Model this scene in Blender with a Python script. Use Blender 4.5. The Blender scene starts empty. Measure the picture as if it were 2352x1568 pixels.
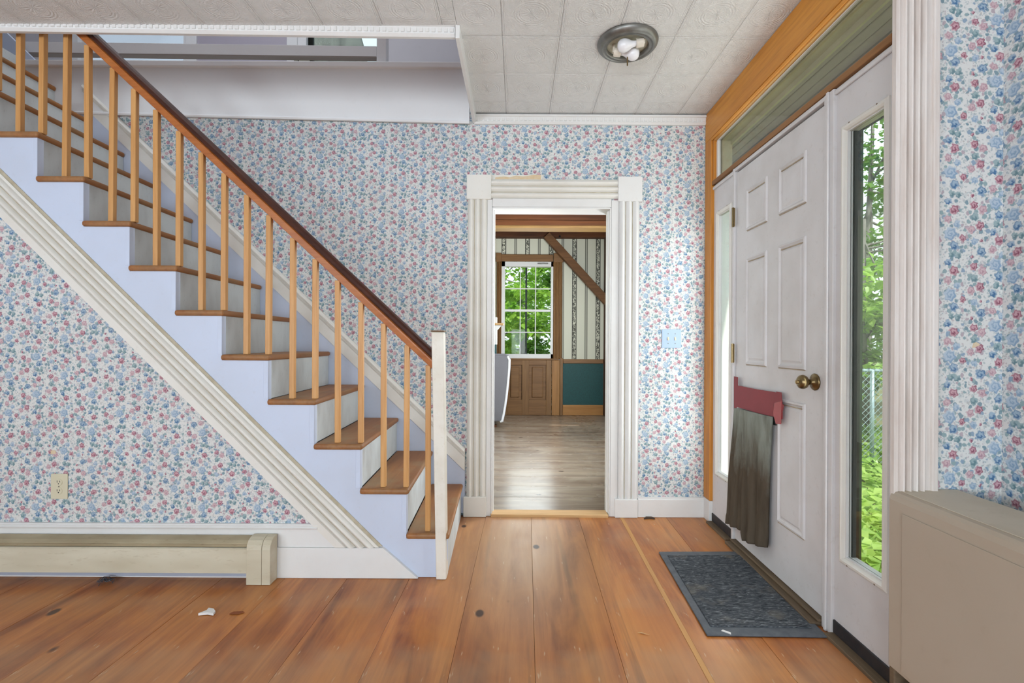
import bpy, bmesh, math, random
from mathutils import Vector, Matrix
random.seed(7)
PI = math.pi
# ------------------------------------------------------------------ camera, world, sun, lights, exposure
F, U0, V0, H = 1130.0, 1189.0, 786.0, 1.08          # focal length in pixels of the 2352 x 1568 frame, vanishing point, eye height
ROLL = math.radians(0.3)
CR, SR = math.cos(ROLL), math.sin(ROLL)
sc = bpy.context.scene
col = sc.collection
cam = bpy.data.cameras.new('camera'); cam_o = bpy.data.objects.new('camera', cam); col.objects.link(cam_o)
cam.sensor_width = 36.0; cam.lens = F / 2352 * 36.0
cam.shift_x = -(U0 - 1176) / 2352; cam.shift_y = (V0 - 784) / 2352
cam.clip_start = 0.05; cam.clip_end = 200
cam_o.location = (0, 0, H); cam_o.rotation_euler = (PI / 2, -ROLL, 0)
sc.camera = cam_o
sc.view_settings.view_transform = 'Standard'; sc.view_settings.look = 'None'
sc.view_settings.exposure = -0.08; sc.view_settings.gamma = 1.0
sc.view_settings.use_curve_mapping = False
w = bpy.data.worlds.new('sky'); sc.world = w; w.use_nodes = True
bg = w.node_tree.nodes['Background']
bg.inputs[0].default_value = (0.86, 0.93, 1.0, 1); bg.inputs[1].default_value = 1.7
sun = bpy.data.lights.new('sun', 'SUN'); sun.energy = 5.0; sun.angle = math.radians(1.0); sun.color = (1, .96, .88)
sun_o = bpy.data.objects.new('sun', sun); col.objects.link(sun_o)
sun_o.rotation_euler = Vector((-.13, .6, -.8)).to_track_quat('-Z', 'Y').to_euler()
def area(name, loc, direction, sx, sy, watts, color=(1, 1, 1)):
    l = bpy.data.lights.new(name, 'AREA'); l.shape = 'RECTANGLE'; l.size = sx; l.size_y = sy
    l.energy = watts; l.color = color
    o = bpy.data.objects.new(name, l); col.objects.link(o); o.location = loc
    o.rotation_euler = Vector(direction).to_track_quat('-Z', 'Y').to_euler()
    return o
area('window_light', (-2.6, -5.0, 1.3), (0, 1, .62), 1.4, 1.6, 170, (.82, .92, 1))  # added fill lamp behind the viewer, tilted up to brighten the ceiling
area('window_light', (-0.4, -5.0, 1.3), (0, 1, .62), 1.4, 1.6, 170, (.82, .92, 1))  # second added fill lamp behind the viewer
area('window_light', (-3.62, -1.7, 1.4), (1, 0, .9), 1.5, 1.6, 115, (.82, .92, 1))  # added fill lamp near the left wall, also tilted up
area('sidelight_daylight', (1.170, 1.675, 1.08), (-1, 0, 0), .165, 1.5, 7.5, (.95, 1, .97))
area('sidelight_daylight', (1.170, 2.813, 1.08), (-1, 0, 0), .14, 1.48, 5.5, (.95, 1, .98))
area('transom_daylight', (1.180, 2.2, 2.17), (-1, 0, 0), 1.3, .2, 2, (.95, 1, .95))
area('stairwell_light', (-1.9, 2.75, 4.8), (0, 0.1, -1), 2.0, 0.8, 26, (.92, .96, 1))  # added fill lamp over the stairwell, no fitting there
area('window_light', (1.1, 4.3, 1.5), (-1, .3, .1), 1.4, 1.0, 115, (.9, .96, 1))  # added fill lamp inside the back room, no window at this spot
area('window_light', (0.17, 7.22, 1.55), (0, -1, -.1), .66, 1.3, 13, (.9, .97, 1))  # lamp just inside the far window, for its daylight on the floor
sc.cycles.max_bounces = 7; sc.cycles.diffuse_bounces = 4; sc.cycles.glossy_bounces = 3

# ------------------------------------------------------------------ pixel measurements -> metres on known planes
def _xy(u, v):
    dx, dy = u - U0, v - V0
    return dx * CR + dy * SR, -dx * SR + dy * CR
def P(u, v, d):
    x, y = _xy(u, v); return Vector((x * d / F, d, H - y * d / F))
def S(u, v, X):
    x, y = _xy(u, v); d = X * F / x; return Vector((X, d, H - y * d / F))
def G(u, v, z=0.0):
    x, y = _xy(u, v); d = (H - z) * F / y; return Vector((x * d / F, d, z))
YS, YB, XU, XR, YF, CEIL, FL2 = 2.26, 3.07, 1.18, 1.367, 1.388, 2.50, 2.792

# ------------------------------------------------------------------ mesh helpers
def NB(): return bmesh.new()
def box(bm, x0, x1, y0, y1, z0, z1):
    v = [bm.verts.new((x, y, z)) for x in (x0, x1) for y in (y0, y1) for z in (z0, z1)]
    for f in ((0, 1, 3, 2), (4, 6, 7, 5), (0, 4, 5, 1), (2, 3, 7, 6), (0, 2, 6, 4), (1, 5, 7, 3)):
        bm.faces.new([v[i] for i in f])
    return bm
def hexa(bm, a, b):                                   # two matching quads -> closed solid
    va = [bm.verts.new(p) for p in a]; vb = [bm.verts.new(p) for p in b]
    n = len(a)
    bm.faces.new(va); bm.faces.new(vb[::-1])
    for i in range(n):
        j = (i + 1) % n
        bm.faces.new((va[i], va[j], vb[j], vb[i]))
    return bm
def prism(bm, pts, ax, a0, a1):
    def m(p, a):
        return {'y': (p[0], a, p[1]), 'x': (a, p[0], p[1]), 'z': (p[0], p[1], a)}[ax]
    return hexa(bm, [m(p, a0) for p in pts], [m(p, a1) for p in pts])
def sweep(bm, prof, A, B, e1, e2, ca=None, cb=None):  # closed profile (s,h) carried from A to B; ca/cb = (axis, value) planes to cut at
    A, B, e1, e2 = map(Vector, (A, B, e1, e2)); d = (B - A).normalized()
    def ring(O, c):
        r = []
        for s, h in prof:
            p = O + e1 * s + e2 * h
            if c: p = p + d * ((c[1] - p[c[0]]) / d[c[0]])
            r.append(p)
        return r
    return hexa(bm, ring(A, ca), ring(B, cb))
def tube(bm, pts, r, n=8, cap=True):
    pts = [Vector(p) for p in pts]; rs = r if isinstance(r, (list, tuple)) else [r] * len(pts)
    rings = []
    for i, p in enumerate(pts):
        t = (pts[min(i + 1, len(pts) - 1)] - pts[max(i - 1, 0)]).normalized()
        a = t.orthogonal().normalized() if i == 0 else (a - t * a.dot(t)).normalized()
        b = t.cross(a)
        rings.append([bm.verts.new(p + (a * math.cos(2 * PI * k / n) + b * math.sin(2 * PI * k / n)) * rs[i]) for k in range(n)])
    for q, s in zip(rings, rings[1:]):
        for k in range(n): bm.faces.new((q[k], q[(k + 1) % n], s[(k + 1) % n], s[k]))
    if cap: bm.faces.new(rings[0][::-1]); bm.faces.new(rings[-1])
    return bm
def lathe(bm, prof, O, axis, n=32, closed=False):     # prof: (radius, height along axis)
    O = Vector(O); t = Vector(axis).normalized(); a = t.orthogonal().normalized(); b = t.cross(a)
    rings = []
    for r, h in prof:
        if r < 1e-6: rings.append([bm.verts.new(O + t * h)])
        else: rings.append([bm.verts.new(O + t * h + (a * math.cos(2 * PI * k / n) + b * math.sin(2 * PI * k / n)) * r) for k in range(n)])
    pairs = list(zip(rings, rings[1:]))
    if closed: pairs.append((rings[-1], rings[0]))
    for q, s in pairs:
        for k in range(n):
            j = (k + 1) % n
            if len(q) == 1: bm.faces.new((q[0], s[j], s[k]))
            elif len(s) == 1: bm.faces.new((q[k], q[j], s[0]))
            else: bm.faces.new((q[k], q[j], s[j], s[k]))
    if not closed:
        if len(rings[0]) > 1: bm.faces.new(rings[0][::-1])
        if len(rings[-1]) > 1: bm.faces.new(rings[-1])
    return bm
def props(o, label=None, cat=None, group=None, kind=None):
    if label: o['label'] = label
    if cat: o['category'] = cat
    if group: o['group'] = group
    if kind: o['kind'] = kind
    return o
def thing(name, label, cat, loc=(0, 0, 0), group=None, kind=None):
    o = bpy.data.objects.new(name, None); col.objects.link(o); o.location = loc
    o.empty_display_size = .1
    return props(o, label, cat, group, kind)
def adopt(o, parent):
    if parent is not None:
        o.parent = parent
        base = parent.location if parent.parent is None else Vector((0, 0, 0))
        o.matrix_parent_inverse = Matrix.Translation(-Vector(base)) if parent.parent is None else Matrix.Identity(4)
def mk(name, bm, mat, parent=None, bevel=0, smooth=False, seg=2, label=None, cat=None, group=None, kind=None, keepn=False):
    if not keepn: bmesh.ops.recalc_face_normals(bm, faces=bm.faces)
    me = bpy.data.meshes.new(name); bm.to_mesh(me); bm.free()
    me.materials.append(mat)
    if smooth:
        for p in me.polygons: p.use_smooth = True
    o = bpy.data.objects.new(name, me); col.objects.link(o)
    adopt(o, parent)
    if bevel:
        b = o.modifiers.new('bevel', 'BEVEL'); b.width = bevel; b.segments = seg; b.limit_method = 'ANGLE'; b.angle_limit = math.radians(40)
        b.harden_normals = False
    return props(o, label, cat, group, kind)
def dup(o, parent, off):
    c = o.copy(); col.objects.link(c); c.location = Vector(o.location) + Vector(off)
    return c
def reeds(w, n, base, r, edge=.0, side=.0):
    # closed profile: flat margin, n convex reeds, flat margin
    pts = [(0, 0), (0, base)]
    if edge: pts += [(edge, base)]
    rw = (w - edge - side) / n
    for i in range(n):
        s0 = edge + i * rw
        for k in range(0, 7):
            t = k / 6
            pts.append((s0 + rw * (.06 + .88 * t), base - .008 + (r + .010) * math.sin(PI * (.05 + .90 * t))))
    if side: pts += [(w - side, base), (w, base)]
    else: pts += [(w, base)]
    pts.append((w, 0))
    return pts

def reeded(name, w_, n, base, r, A, B, e1, e2, mat, parent, edge=0.0, side=0.0, **kw):
    # a reeded board plus strips painting grime and shadow into its grooves
    o = mk(name, sweep(NB(), reeds(w_, n, base, r, edge, side), A, B, e1, e2), mat, parent, **kw)
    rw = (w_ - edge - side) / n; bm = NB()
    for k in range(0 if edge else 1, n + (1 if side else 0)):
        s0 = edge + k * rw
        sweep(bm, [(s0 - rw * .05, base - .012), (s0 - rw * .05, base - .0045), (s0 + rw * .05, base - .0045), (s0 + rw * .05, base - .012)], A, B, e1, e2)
    mk('groove_grime', bm, GRIME_SHADOW, o if parent is None else parent)
    return o
# ------------------------------------------------------------------ material helpers
def lin(h):
    if isinstance(h, str):
        h = [int(h[i:i + 2], 16) for i in (0, 2, 4)]
    return tuple(((c / 255) / 12.92 if c / 255 <= .04045 else ((c / 255 + .055) / 1.055) ** 2.4) for c in h) + (1,)
class NT:
    def __init__(s, name):
        s.m = bpy.data.materials.new(name); s.m.use_nodes = True
        s.t = s.m.node_tree; s.n = s.t.nodes; s.l = s.t.links
        s.b = s.n['Principled BSDF']; s.out = s.n['Material Output']
    def add(s, ty, **kw):
        nd = s.n.new(ty)
        for k, v in kw.items():
            if k == 'op': nd.operation = v
            elif k.startswith('i_'):
                key = k[2:]; key = int(key) if key.isdigit() else key
                s.put(nd.inputs[key], v)
            else: setattr(nd, k, v)
        return nd
    def put(s, sock, v):
        if isinstance(v, bpy.types.NodeSocket): s.l.new(v, sock)
        elif isinstance(v, bpy.types.Node): s.l.new(v.outputs[0], sock)
        else: sock.default_value = v
    def math(s, op, a, b=0.0, c=None, clamp=False):
        nd = s.n.new('ShaderNodeMath'); nd.operation = op; nd.use_clamp = clamp
        s.put(nd.inputs[0], a); s.put(nd.inputs[1], b)
        if c is not None: s.put(nd.inputs[2], c)
        return nd.outputs[0]
    def mix(s, f, a, b, mode='MIX'):
        nd = s.n.new('ShaderNodeMixRGB'); nd.blend_type = mode
        s.put(nd.inputs[0], f); s.put(nd.inputs[1], a); s.put(nd.inputs[2], b)
        return nd.outputs[0]
    def ramp(s, f, stops, interp='LINEAR'):
        nd = s.n.new('ShaderNodeValToRGB'); nd.color_ramp.interpolation = interp
        e = nd.color_ramp.elements
        while len(e) < len(stops): e.new(.5)
        for k, (p, c) in enumerate(stops):
            e[k].position = p; e[k].color = c if len(c) == 4 else tuple(c) + (1,)
        s.put(nd.inputs[0], f); return nd.outputs[0]
    def coords(s, which='Object', scale=(1, 1, 1), loc=(0, 0, 0), rnd=0.0):
        tc = s.n.new('ShaderNodeTexCoord'); v = tc.outputs[which]
        if rnd:
            oi = s.n.new('ShaderNodeObjectInfo')
            r = s.math('MULTIPLY', oi.outputs['Random'], rnd)
            va = s.n.new('ShaderNodeVectorMath'); va.operation = 'ADD'
            cx = s.n.new('ShaderNodeCombineXYZ'); s.put(cx.inputs[0], r); s.put(cx.inputs[1], s.math('MULTIPLY', r, 1.7)); s.put(cx.inputs[2], s.math('MULTIPLY', r, .6))
            s.put(va.inputs[0], v); s.put(va.inputs[1], cx.outputs[0]); v = va.outputs[0]
        mp = s.n.new('ShaderNodeMapping'); s.put(mp.inputs['Vector'], v)
        mp.inputs['Scale'].default_value = scale; mp.inputs['Location'].default_value = loc
        return mp.outputs[0]
    def noise(s, vec, scale=5, detail=3, rough=.55, dist=0):
        nd = s.n.new('ShaderNodeTexNoise'); s.put(nd.inputs['Vector'], vec)
        nd.inputs['Scale'].default_value = scale; nd.inputs['Detail'].default_value = detail
        nd.inputs['Roughness'].default_value = rough; nd.inputs['Distortion'].default_value = dist
        return nd.outputs[0]
    def bump(s, h, strength=.2, dist=.002):
        nd = s.n.new('ShaderNodeBump'); nd.inputs['Strength'].default_value = strength; nd.inputs['Distance'].default_value = dist
        s.put(nd.inputs['Height'], h); s.l.new(nd.outputs[0], s.b.inputs['Normal'])
    def fin(s, color, rough=.6, spec=.4, metal=0.0):
        s.put(s.b.inputs['Base Color'], color); s.put(s.b.inputs['Roughness'], rough)
        s.b.inputs['Specular IOR Level'].default_value = spec; s.b.inputs['Metallic'].default_value = metal
        return s.m
def paint(name, c, dirt=None, amt=.35, rough=.5, scale=3.0, chips=None, chipcov=.72, bump=.05, stretch=(1, 1, 1), spec=.35):
    t = NT(name); v = t.coords('Object', stretch)
    n = t.noise(v, scale, 3, .62)
    c = lin(c); d = lin(dirt) if dirt else tuple(x * .8 for x in c[:3]) + (1,)
    f = t.ramp(n, [(.42, (0, 0, 0)), (.78, (amt, amt, amt))])
    colr = t.mix(f, c, d)
    fine = t.noise(v, scale * 14, 2, .7)
    colr = t.mix(t.ramp(fine, [(.60, (0, 0, 0)), (.80, (amt * .6,) * 3)]), colr, d)
    if chips:
        ch = t.noise(v, scale * 9, 3, .6, 1.0)
        colr = t.mix(t.ramp(ch, [(chipcov, (0, 0, 0)), (chipcov + .02, (1, 1, 1))]), colr, lin(chips))
    t.bump(fine, bump, .001)
    return t.fin(colr, rough, spec)
def wood(name, c1, c2, c3=None, axis=0, scale=1.0, rough=.45, rnd=9.0, knots=False, bump=.1, wear=None, spec=.4, contrast=1.0):
    t = NT(name); sc_ = [13 * scale] * 3; sc_[axis] = 1.1 * scale
    v = t.coords('Object', tuple(sc_), rnd=rnd)
    g = t.noise(v, 1.0, 6, .6, .6)
    sc2 = [60 * scale] * 3; sc2[axis] = 3 * scale
    fine = t.noise(t.coords('Object', tuple(sc2), rnd=rnd), 1.0, 3, .6)
    colr = t.ramp(g, [(.5 - .2 / contrast, lin(c1)), (.5 + .22 / contrast, lin(c2))])
    colr = t.mix(t.ramp(fine, [(.45, (0, 0, 0)), (.75, (.55, .55, .55))]), colr, lin(c3 or c1))
    if wear:
        wn = t.noise(t.coords('Object', (2.2, 2.2, 2.2)), 1.3, 5, .65)
        colr = t.mix(t.ramp(wn, [(.48, (0, 0, 0)), (.72, (.75, .75, .75))]), colr, lin(wear))
    if knots:
        sk = [5.5] * 3; sk[axis] = 2.6
        vo = t.add('ShaderNodeTexVoronoi'); t.put(vo.inputs['Vector'], t.coords('Object', tuple(sk), rnd=rnd)); vo.inputs['Scale'].default_value = 1.0
        kf = t.ramp(vo.outputs['Distance'], [(.045, (1, 1, 1)), (.085, (0, 0, 0))])
        colr = t.mix(kf, colr, lin('2e1d14'))
    t.bump(fine, bump, .001)
    return t.fin(colr, rough, spec)
def plain(name, c, rough=.5, metal=0, spec=.5, var=0, scale=20, c2=None):
    t = NT(name); c = lin(c)
    if var:
        n = t.noise(t.coords(), scale, 4, .6)
        c = t.mix(t.ramp(n, [(.35, (0, 0, 0)), (.7, (var,) * 3)]), c, lin(c2) if c2 else tuple(x * .5 for x in c[:3]) + (1,))
    return t.fin(c, rough, spec, metal)
def glass(name, tint=(1, 1, 1, 1), dirt=None, cov=.5, amt=.6):
    t = NT(name)
    tr = t.add('ShaderNodeBsdfTransparent'); tr.inputs[0].default_value = tint
    gl = t.add('ShaderNodeBsdfGlossy'); gl.inputs['Roughness'].default_value = .02
    fr = t.add('ShaderNodeFresnel'); fr.inputs[0].default_value = 1.45
    mx = t.add('ShaderNodeMixShader'); t.put(mx.inputs[0], t.math('MULTIPLY', fr.outputs[0], .15))
    t.l.new(tr.outputs[0], mx.inputs[1]); t.l.new(gl.outputs[0], mx.inputs[2])
    last = mx
    if dirt:
        df = t.add('ShaderNodeBsdfDiffuse'); df.inputs[0].default_value = lin(dirt)
        tl = t.add('ShaderNodeBsdfTranslucent'); tl.inputs[0].default_value = lin(dirt)
        ad = t.add('ShaderNodeMixShader'); ad.inputs[0].default_value = .6; t.l.new(df.outputs[0], ad.inputs[1]); t.l.new(tl.outputs[0], ad.inputs[2])
        n = t.noise(t.coords('Object', (1, 1.2, 5)), 2.4, 6, .7, .4)
        f = t.ramp(n, [(cov - .1, (amt * .45,) * 3), (cov + .12, (amt,) * 3), (.72, (amt,) * 3), (.73, (1, 1, 1))])
        m2 = t.add('ShaderNodeMixShader'); t.put(m2.inputs[0], f)
        t.l.new(mx.outputs[0], m2.inputs[1]); t.l.new(ad.outputs[0], m2.inputs[2]); last = m2
    t.l.new(last.outputs[0], t.out.inputs[0])
    return t.m

def leafm(name, c1, c2):
    t = NT(name); n = t.noise(t.coords('Object'), 2.3, 3, .6)
    c = t.mix(t.ramp(n, [(.35, (0,) * 3), (.65, (1,) * 3)]), lin(c1), lin(c2))
    d = t.add('ShaderNodeBsdfDiffuse'); t.put(d.inputs[0], c)
    tl = t.add('ShaderNodeBsdfTranslucent'); t.put(tl.inputs[0], c)
    g = t.add('ShaderNodeBsdfGlossy'); g.inputs['Roughness'].default_value = .35
    m = t.add('ShaderNodeMixShader'); m.inputs[0].default_value = .45; t.l.new(d.outputs[0], m.inputs[1]); t.l.new(tl.outputs[0], m.inputs[2])
    m2 = t.add('ShaderNodeMixShader'); m2.inputs[0].default_value = .06; t.l.new(m.outputs[0], m2.inputs[1]); t.l.new(g.outputs[0], m2.inputs[2])
    t.l.new(m2.outputs[0], t.out.inputs[0]); return t.m
# ---- flowered wallpaper: roses on a half-drop lattice
A2, B2 = 0.1272, 0.1725
def rose_group():
    g = bpy.data.node_groups.new('rose', 'ShaderNodeTree')
    for n, ty in (('L', 'NodeSocketVector'), ('C', 'NodeSocketVector'), ('Rad', 'NodeSocketFloat'), ('Light', 'NodeSocketColor'), ('Dark', 'NodeSocketColor'), ('Ring', 'NodeSocketFloat'), ('BG', 'NodeSocketColor')):
        g.interface.new_socket(n, in_out='INPUT', socket_type=ty)
    g.interface.new_socket('Color', in_out='OUTPUT', socket_type='NodeSocketColor')
    N, L = g.nodes, g.links
    gi = N.new('NodeGroupInput'); go = N.new('NodeGroupOutput')
    def vm(op, a, b):
        n = N.new('ShaderNodeVectorMath'); n.operation = op
        for k, x in ((0, a), (1, b)):
            if x is None: continue
            if isinstance(x, bpy.types.NodeSocket): L.new(x, n.inputs[k])
            else: n.inputs[k].default_value = x
        return n.outputs[0]
    def mt(op, a, b=0.0, c=None):
        n = N.new('ShaderNodeMath'); n.operation = op
        for k, x in ((0, a), (1, b), (2, c)):
            if x is None: continue
            if isinstance(x, bpy.types.NodeSocket): L.new(x, n.inputs[k])
            else: n.inputs[k].default_value = x
        return n.outputs[0]
    q = vm('SUBTRACT', vm('FRACTION', vm('ADD', vm('SUBTRACT', gi.outputs['L'], gi.outputs['C']), (.5, .5, .5)), None), (.5, .5, .5))
    sp = N.new('ShaderNodeSeparateXYZ'); L.new(q, sp.inputs[0])
    dx = mt('MULTIPLY', sp.outputs[0], A2)
    dz = mt('MULTIPLY', mt('MULTIPLY_ADD', sp.outputs[0], .5, sp.outputs[1]), B2)
    r2 = mt('ADD', mt('MULTIPLY', dx, dx), mt('MULTIPLY', dz, dz))
    rn = mt('DIVIDE', mt('SQRT', r2), gi.outputs['Rad'])
    th = mt('ARCTAN2', dz, dx)
    wob = mt('MULTIPLY_ADD', mt('SINE', mt('MULTIPLY', th, 6.0)), .12, 1.0)
    rw = mt('MULTIPLY', rn, wob)
    mr = N.new('ShaderNodeMapRange'); L.new(rw, mr.inputs[0]); mr.inputs[1].default_value = 1.04; mr.inputs[2].default_value = .84
    mr.inputs[3].default_value = 0; mr.inputs[4].default_value = 1; mr.clamp = True
    spiral = mt('SINE', mt('ADD', mt('MULTIPLY', rw, gi.outputs['Ring']), th))
    sh = mt('MULTIPLY_ADD', spiral, .5, mt('MULTIPLY_ADD', mt('DIVIDE', mt('SUBTRACT', dx, mt('MULTIPLY', dz, 1.0)), gi.outputs['Rad']), .33, .40))
    cl = N.new('ShaderNodeClamp'); L.new(sh, cl.inputs[0])
    m1 = N.new('ShaderNodeMixRGB'); L.new(cl.outputs[0], m1.inputs[0]); L.new(gi.outputs['Light'], m1.inputs[1]); L.new(gi.outputs['Dark'], m1.inputs[2])
    m2 = N.new('ShaderNodeMixRGB'); L.new(mr.outputs[0], m2.inputs[0]); L.new(gi.outputs['BG'], m2.inputs[1]); L.new(m1.outputs[0], m2.inputs[2])
    L.new(m2.outputs[0], go.inputs[0])
    return g
ROSE = rose_group()
RED, PINK, LBL, BLU, TEA = ('cba3ac', '8c4e64'), ('d2b9be', 'b4909c'), ('b5c5d3', '8aa5c0'), ('a0b6c8', '46709a'), ('9cb2b6', '6a8a93')
MOTIFS = [(345, 638, 30, TEA, 4), (403, 650, 30, TEA, 4), (395, 365, 33, LBL, 6), (335, 450, 58, LBL, 11), (550, 520, 32, LBL, 7),
          (315, 710, 33, BLU, 5), (310, 320, 36, PINK, 8), (520, 415, 36, PINK, 9), (622, 235, 40, PINK, 9), (530, 660, 16, RED, 3), (612, 513, 14, RED, 3),
          (555, 302, 36, TEA, 6), (447, 493, 31, RED, 8), (547, 195, 36, RED, 9), (600, 380, 40, RED, 9), (370, 560, 42, BLU, 7), (612, 615, 43, BLU, 8), (368, 235, 42, RED, 8)]
def wallpaper(name, axis, off, base='dedfdd'):
    t = NT(name); tc = t.add('ShaderNodeTexCoord'); sp = t.add('ShaderNodeSeparateXYZ'); t.l.new(tc.outputs['Object'], sp.inputs[0])
    x = t.math('SUBTRACT', sp.outputs['X' if axis == 'x' else 'Y'], off[0]); z = t.math('SUBTRACT', sp.outputs['Z'], off[1])
    if axis == 'y': x = t.math('MULTIPLY', x, -1.0)
    # slight hand-drawn irregularity
    cv = t.add('ShaderNodeCombineXYZ'); t.put(cv.inputs[0], x); t.put(cv.inputs[1], z)
    nz = t.add('ShaderNodeTexNoise'); t.put(nz.inputs['Vector'], cv.outputs[0]); nz.inputs['Scale'].default_value = 85; nz.inputs['Detail'].default_value = 1
    sn = t.add('ShaderNodeSeparateXYZ'); t.l.new(nz.outputs['Color'], sn.inputs[0])
    x2 = t.math('ADD', x, t.math('MULTIPLY_ADD', sn.outputs[0], .010, -.005)); z2 = t.math('ADD', z, t.math('MULTIPLY_ADD', sn.outputs[1], .010, -.005))
    be = t.math('DIVIDE', x2, A2); al = t.math('SUBTRACT', t.math('DIVIDE', z2, B2), t.math('MULTIPLY', be, .5))
    Lv = t.add('ShaderNodeCombineXYZ'); t.put(Lv.inputs[0], be); t.put(Lv.inputs[1], al)
    cw = t.add('ShaderNodeCombineXYZ'); t.put(cw.inputs[0], x2); t.put(cw.inputs[1], z2)
    c = lin(base)
    for scl, t0, t1, am, pal in ((150, .34, .50, .6, ('9db0b4', '8aa0aa', 'b4a8ae', 'a9a9a6')), (72, .38, .50, .9, ('8aa6ac', '7292a0', 'b3a5ae', '86a0b8'))):
        vo = t.add('ShaderNodeTexVoronoi'); t.put(vo.inputs['Vector'], cw.outputs[0]); vo.inputs['Scale'].default_value = scl
        sx = t.add('ShaderNodeSeparateXYZ'); t.l.new(vo.outputs['Color'], sx.inputs[0])
        leafc = t.ramp(sx.outputs[0], [(0, lin(pal[0])), (.35, lin(pal[1])), (.62, lin(pal[2])), (.78, lin(pal[3]))], 'CONSTANT')
        f = t.math('MULTIPLY', t.ramp(vo.outputs['Distance'], [(t0, (am,) * 3), (t1, (0, 0, 0))]), t.ramp(sx.outputs[1], [(0, (1,) * 3), (.75, (.25,) * 3)], 'CONSTANT'))
        c = t.mix(f, c, leafc)
    for cx, cy, r, pal, ring in MOTIFS:
        px, pz = (cx - 368) / 3187, -(cy - 235) / 3187
        b = px / A2; a = pz / B2 - b / 2
        g = t.add('ShaderNodeGroup', node_tree=ROSE)
        t.l.new(Lv.outputs[0], g.inputs['L']); g.inputs['C'].default_value = (b, a, 0)
        g.inputs['Rad'].default_value = r / 3187; g.inputs['Light'].default_value = lin(pal[0]); g.inputs['Dark'].default_value = lin(pal[1])
        g.inputs['Ring'].default_value = ring; t.put(g.inputs['BG'], c)
        c = g.outputs[0]
    fine = t.noise(tc.outputs['Object'], 3, 4, .6)
    c = t.mix(t.ramp(fine, [(.4, (0, 0, 0)), (.8, (.12,) * 3)]), c, lin('b9ada0'))
    return t.fin(c, .65, .25)
def pxz(p): return (p.x, p.z)
WP_BACK = wallpaper('wallpaper_back', 'x', pxz(P(692.8, 301.6, YB)))
WP_STAIR = wallpaper('wallpaper_stair', 'x', pxz(P(25.8, 741, YS)))
WP_JOG = wallpaper('wallpaper_jog', 'x', pxz(P(2193.9, 60, YF)))
_s = S(2338.5, 144, XR)
WP_SIDE = wallpaper('wallpaper_side', 'y', (_s.y, _s.z))

WHITE = paint('white_trim_paint', 'e6e6e5', 'c8c1b8', .2, .42, 3.5, chips='9c8f7e', chipcov=.80)
WHITE_D = paint('white_door_paint', 'dcdadb', 'b3aba4', .4, .40, 3.0, chips='8d8378', chipcov=.83)
CREAM = paint('cream_trim_paint', 'e8e6e0', 'c8bfae', .25, .42, 4.0, chips='8c7d66', chipcov=.80)
AGED = paint('aged_pinkish_trim_paint', 'e6dfda', 'bda99b', .6, .45, 5.0, chips='6f5a4c', chipcov=.80, stretch=(6, 6, .6))
WHITE_UP = paint('upper_wall_paint', 'e8e8e9', 'd2d0d2', .3, .6, 1.5)
LILAC = paint('lilac_wall_paint', 'cbc8cd', 'b9b5bb', .3, .6, 1.5)
BLUEW = paint('pale_blue_paint', 'cbd6ec', 'b4b6ba', .25, .45, 2.5, chips='8d8a86', chipcov=.84)
RISER = paint('scuffed_riser_paint', 'd6dee1', '93928f', .55, .5, 3.2, stretch=(1, 1.6, .7))
NEWELP = paint('chipped_newel_paint', 'e8e4da', 'bfae94', .5, .42, 5.0, chips='7d5f45', chipcov=.77)
GRIME_SHADOW = plain('groove_grime', 'b3a78f', .8, var=.5, scale=30, c2='cfc7b6')  # dirt colour that also stands for shade in the grooves
DIRT_SHADOW = plain('brown_panel_dirt', 'a5937a', .8, var=.6, scale=25, c2='c9bfae')  # dirt colour that also paints the shadow lines of the panels
PLASTER = plain('beige_torn_plaster', 'd9c19b', .8, var=.5, scale=40, c2='e6dcc9')
TREAD = wood('stair_tread_wood', '8a5a33', 'a8713f', '7a4a2a', axis=1, scale=1.0, rough=.5, wear='94805f', rnd=5)
BALU = wood('baluster_wood', 'c48f55', 'd6a468', 'b57c42', axis=2, scale=1.6, rough=.42, rnd=11)
RAIL = wood('mahogany_rail', '3a1c14', '4f2819', '2c130c', axis=0, scale=1.5, rough=.45, rnd=0, spec=.35)
RAIL2 = wood('rail_underside_wood', 'a45c28', 'b97238', '88481e', axis=0, scale=1.5, rough=.38, rnd=0)  # lighter than the upper rail: light on the lower half put into the colour
AMBER = wood('amber_pine_casing', 'c9822c', 'dd9c42', 'a8671e', axis=1, scale=1.2, rough=.4, rnd=3)
AMBERV = wood('amber_pine_jamb', 'bf7a2c', 'd38f3a', '9c5f1c', axis=2, scale=1.2, rough=.4, rnd=3)
BARE = wood('bare_pine', 'c99f6c', 'dcb683', 'b48a56', axis=0, scale=1.3, rough=.55, rnd=3)
BROWNT = wood('brown_window_casing', '7d5a35', '926c43', '684726', axis=2, scale=1.0, rough=.5, rnd=7)
BROWNX = wood('brown_panel_wood', '7b5733', '916a41', '664524', axis=0, scale=1.0, rough=.5, rnd=7)
BEAM = wood('dark_hewn_beam', '3d2010', '6b3d1c', '170d07', axis=0, scale=.45, rough=.75, rnd=5, bump=.5, contrast=1.6)
BEAMV = wood('dark_hewn_post', '3f2313', '643a20', '1e120b', axis=2, scale=.45, rough=.75, rnd=5, bump=.5)
BRACE = wood('brown_brace', '66452a', '7c5635', '4c311c', axis=0, scale=.6, rough=.7, rnd=5)
GREEN = plain('dark_green_wainscot_paint', '164f50', .6, var=.5, scale=60, c2='0d3236')
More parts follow.
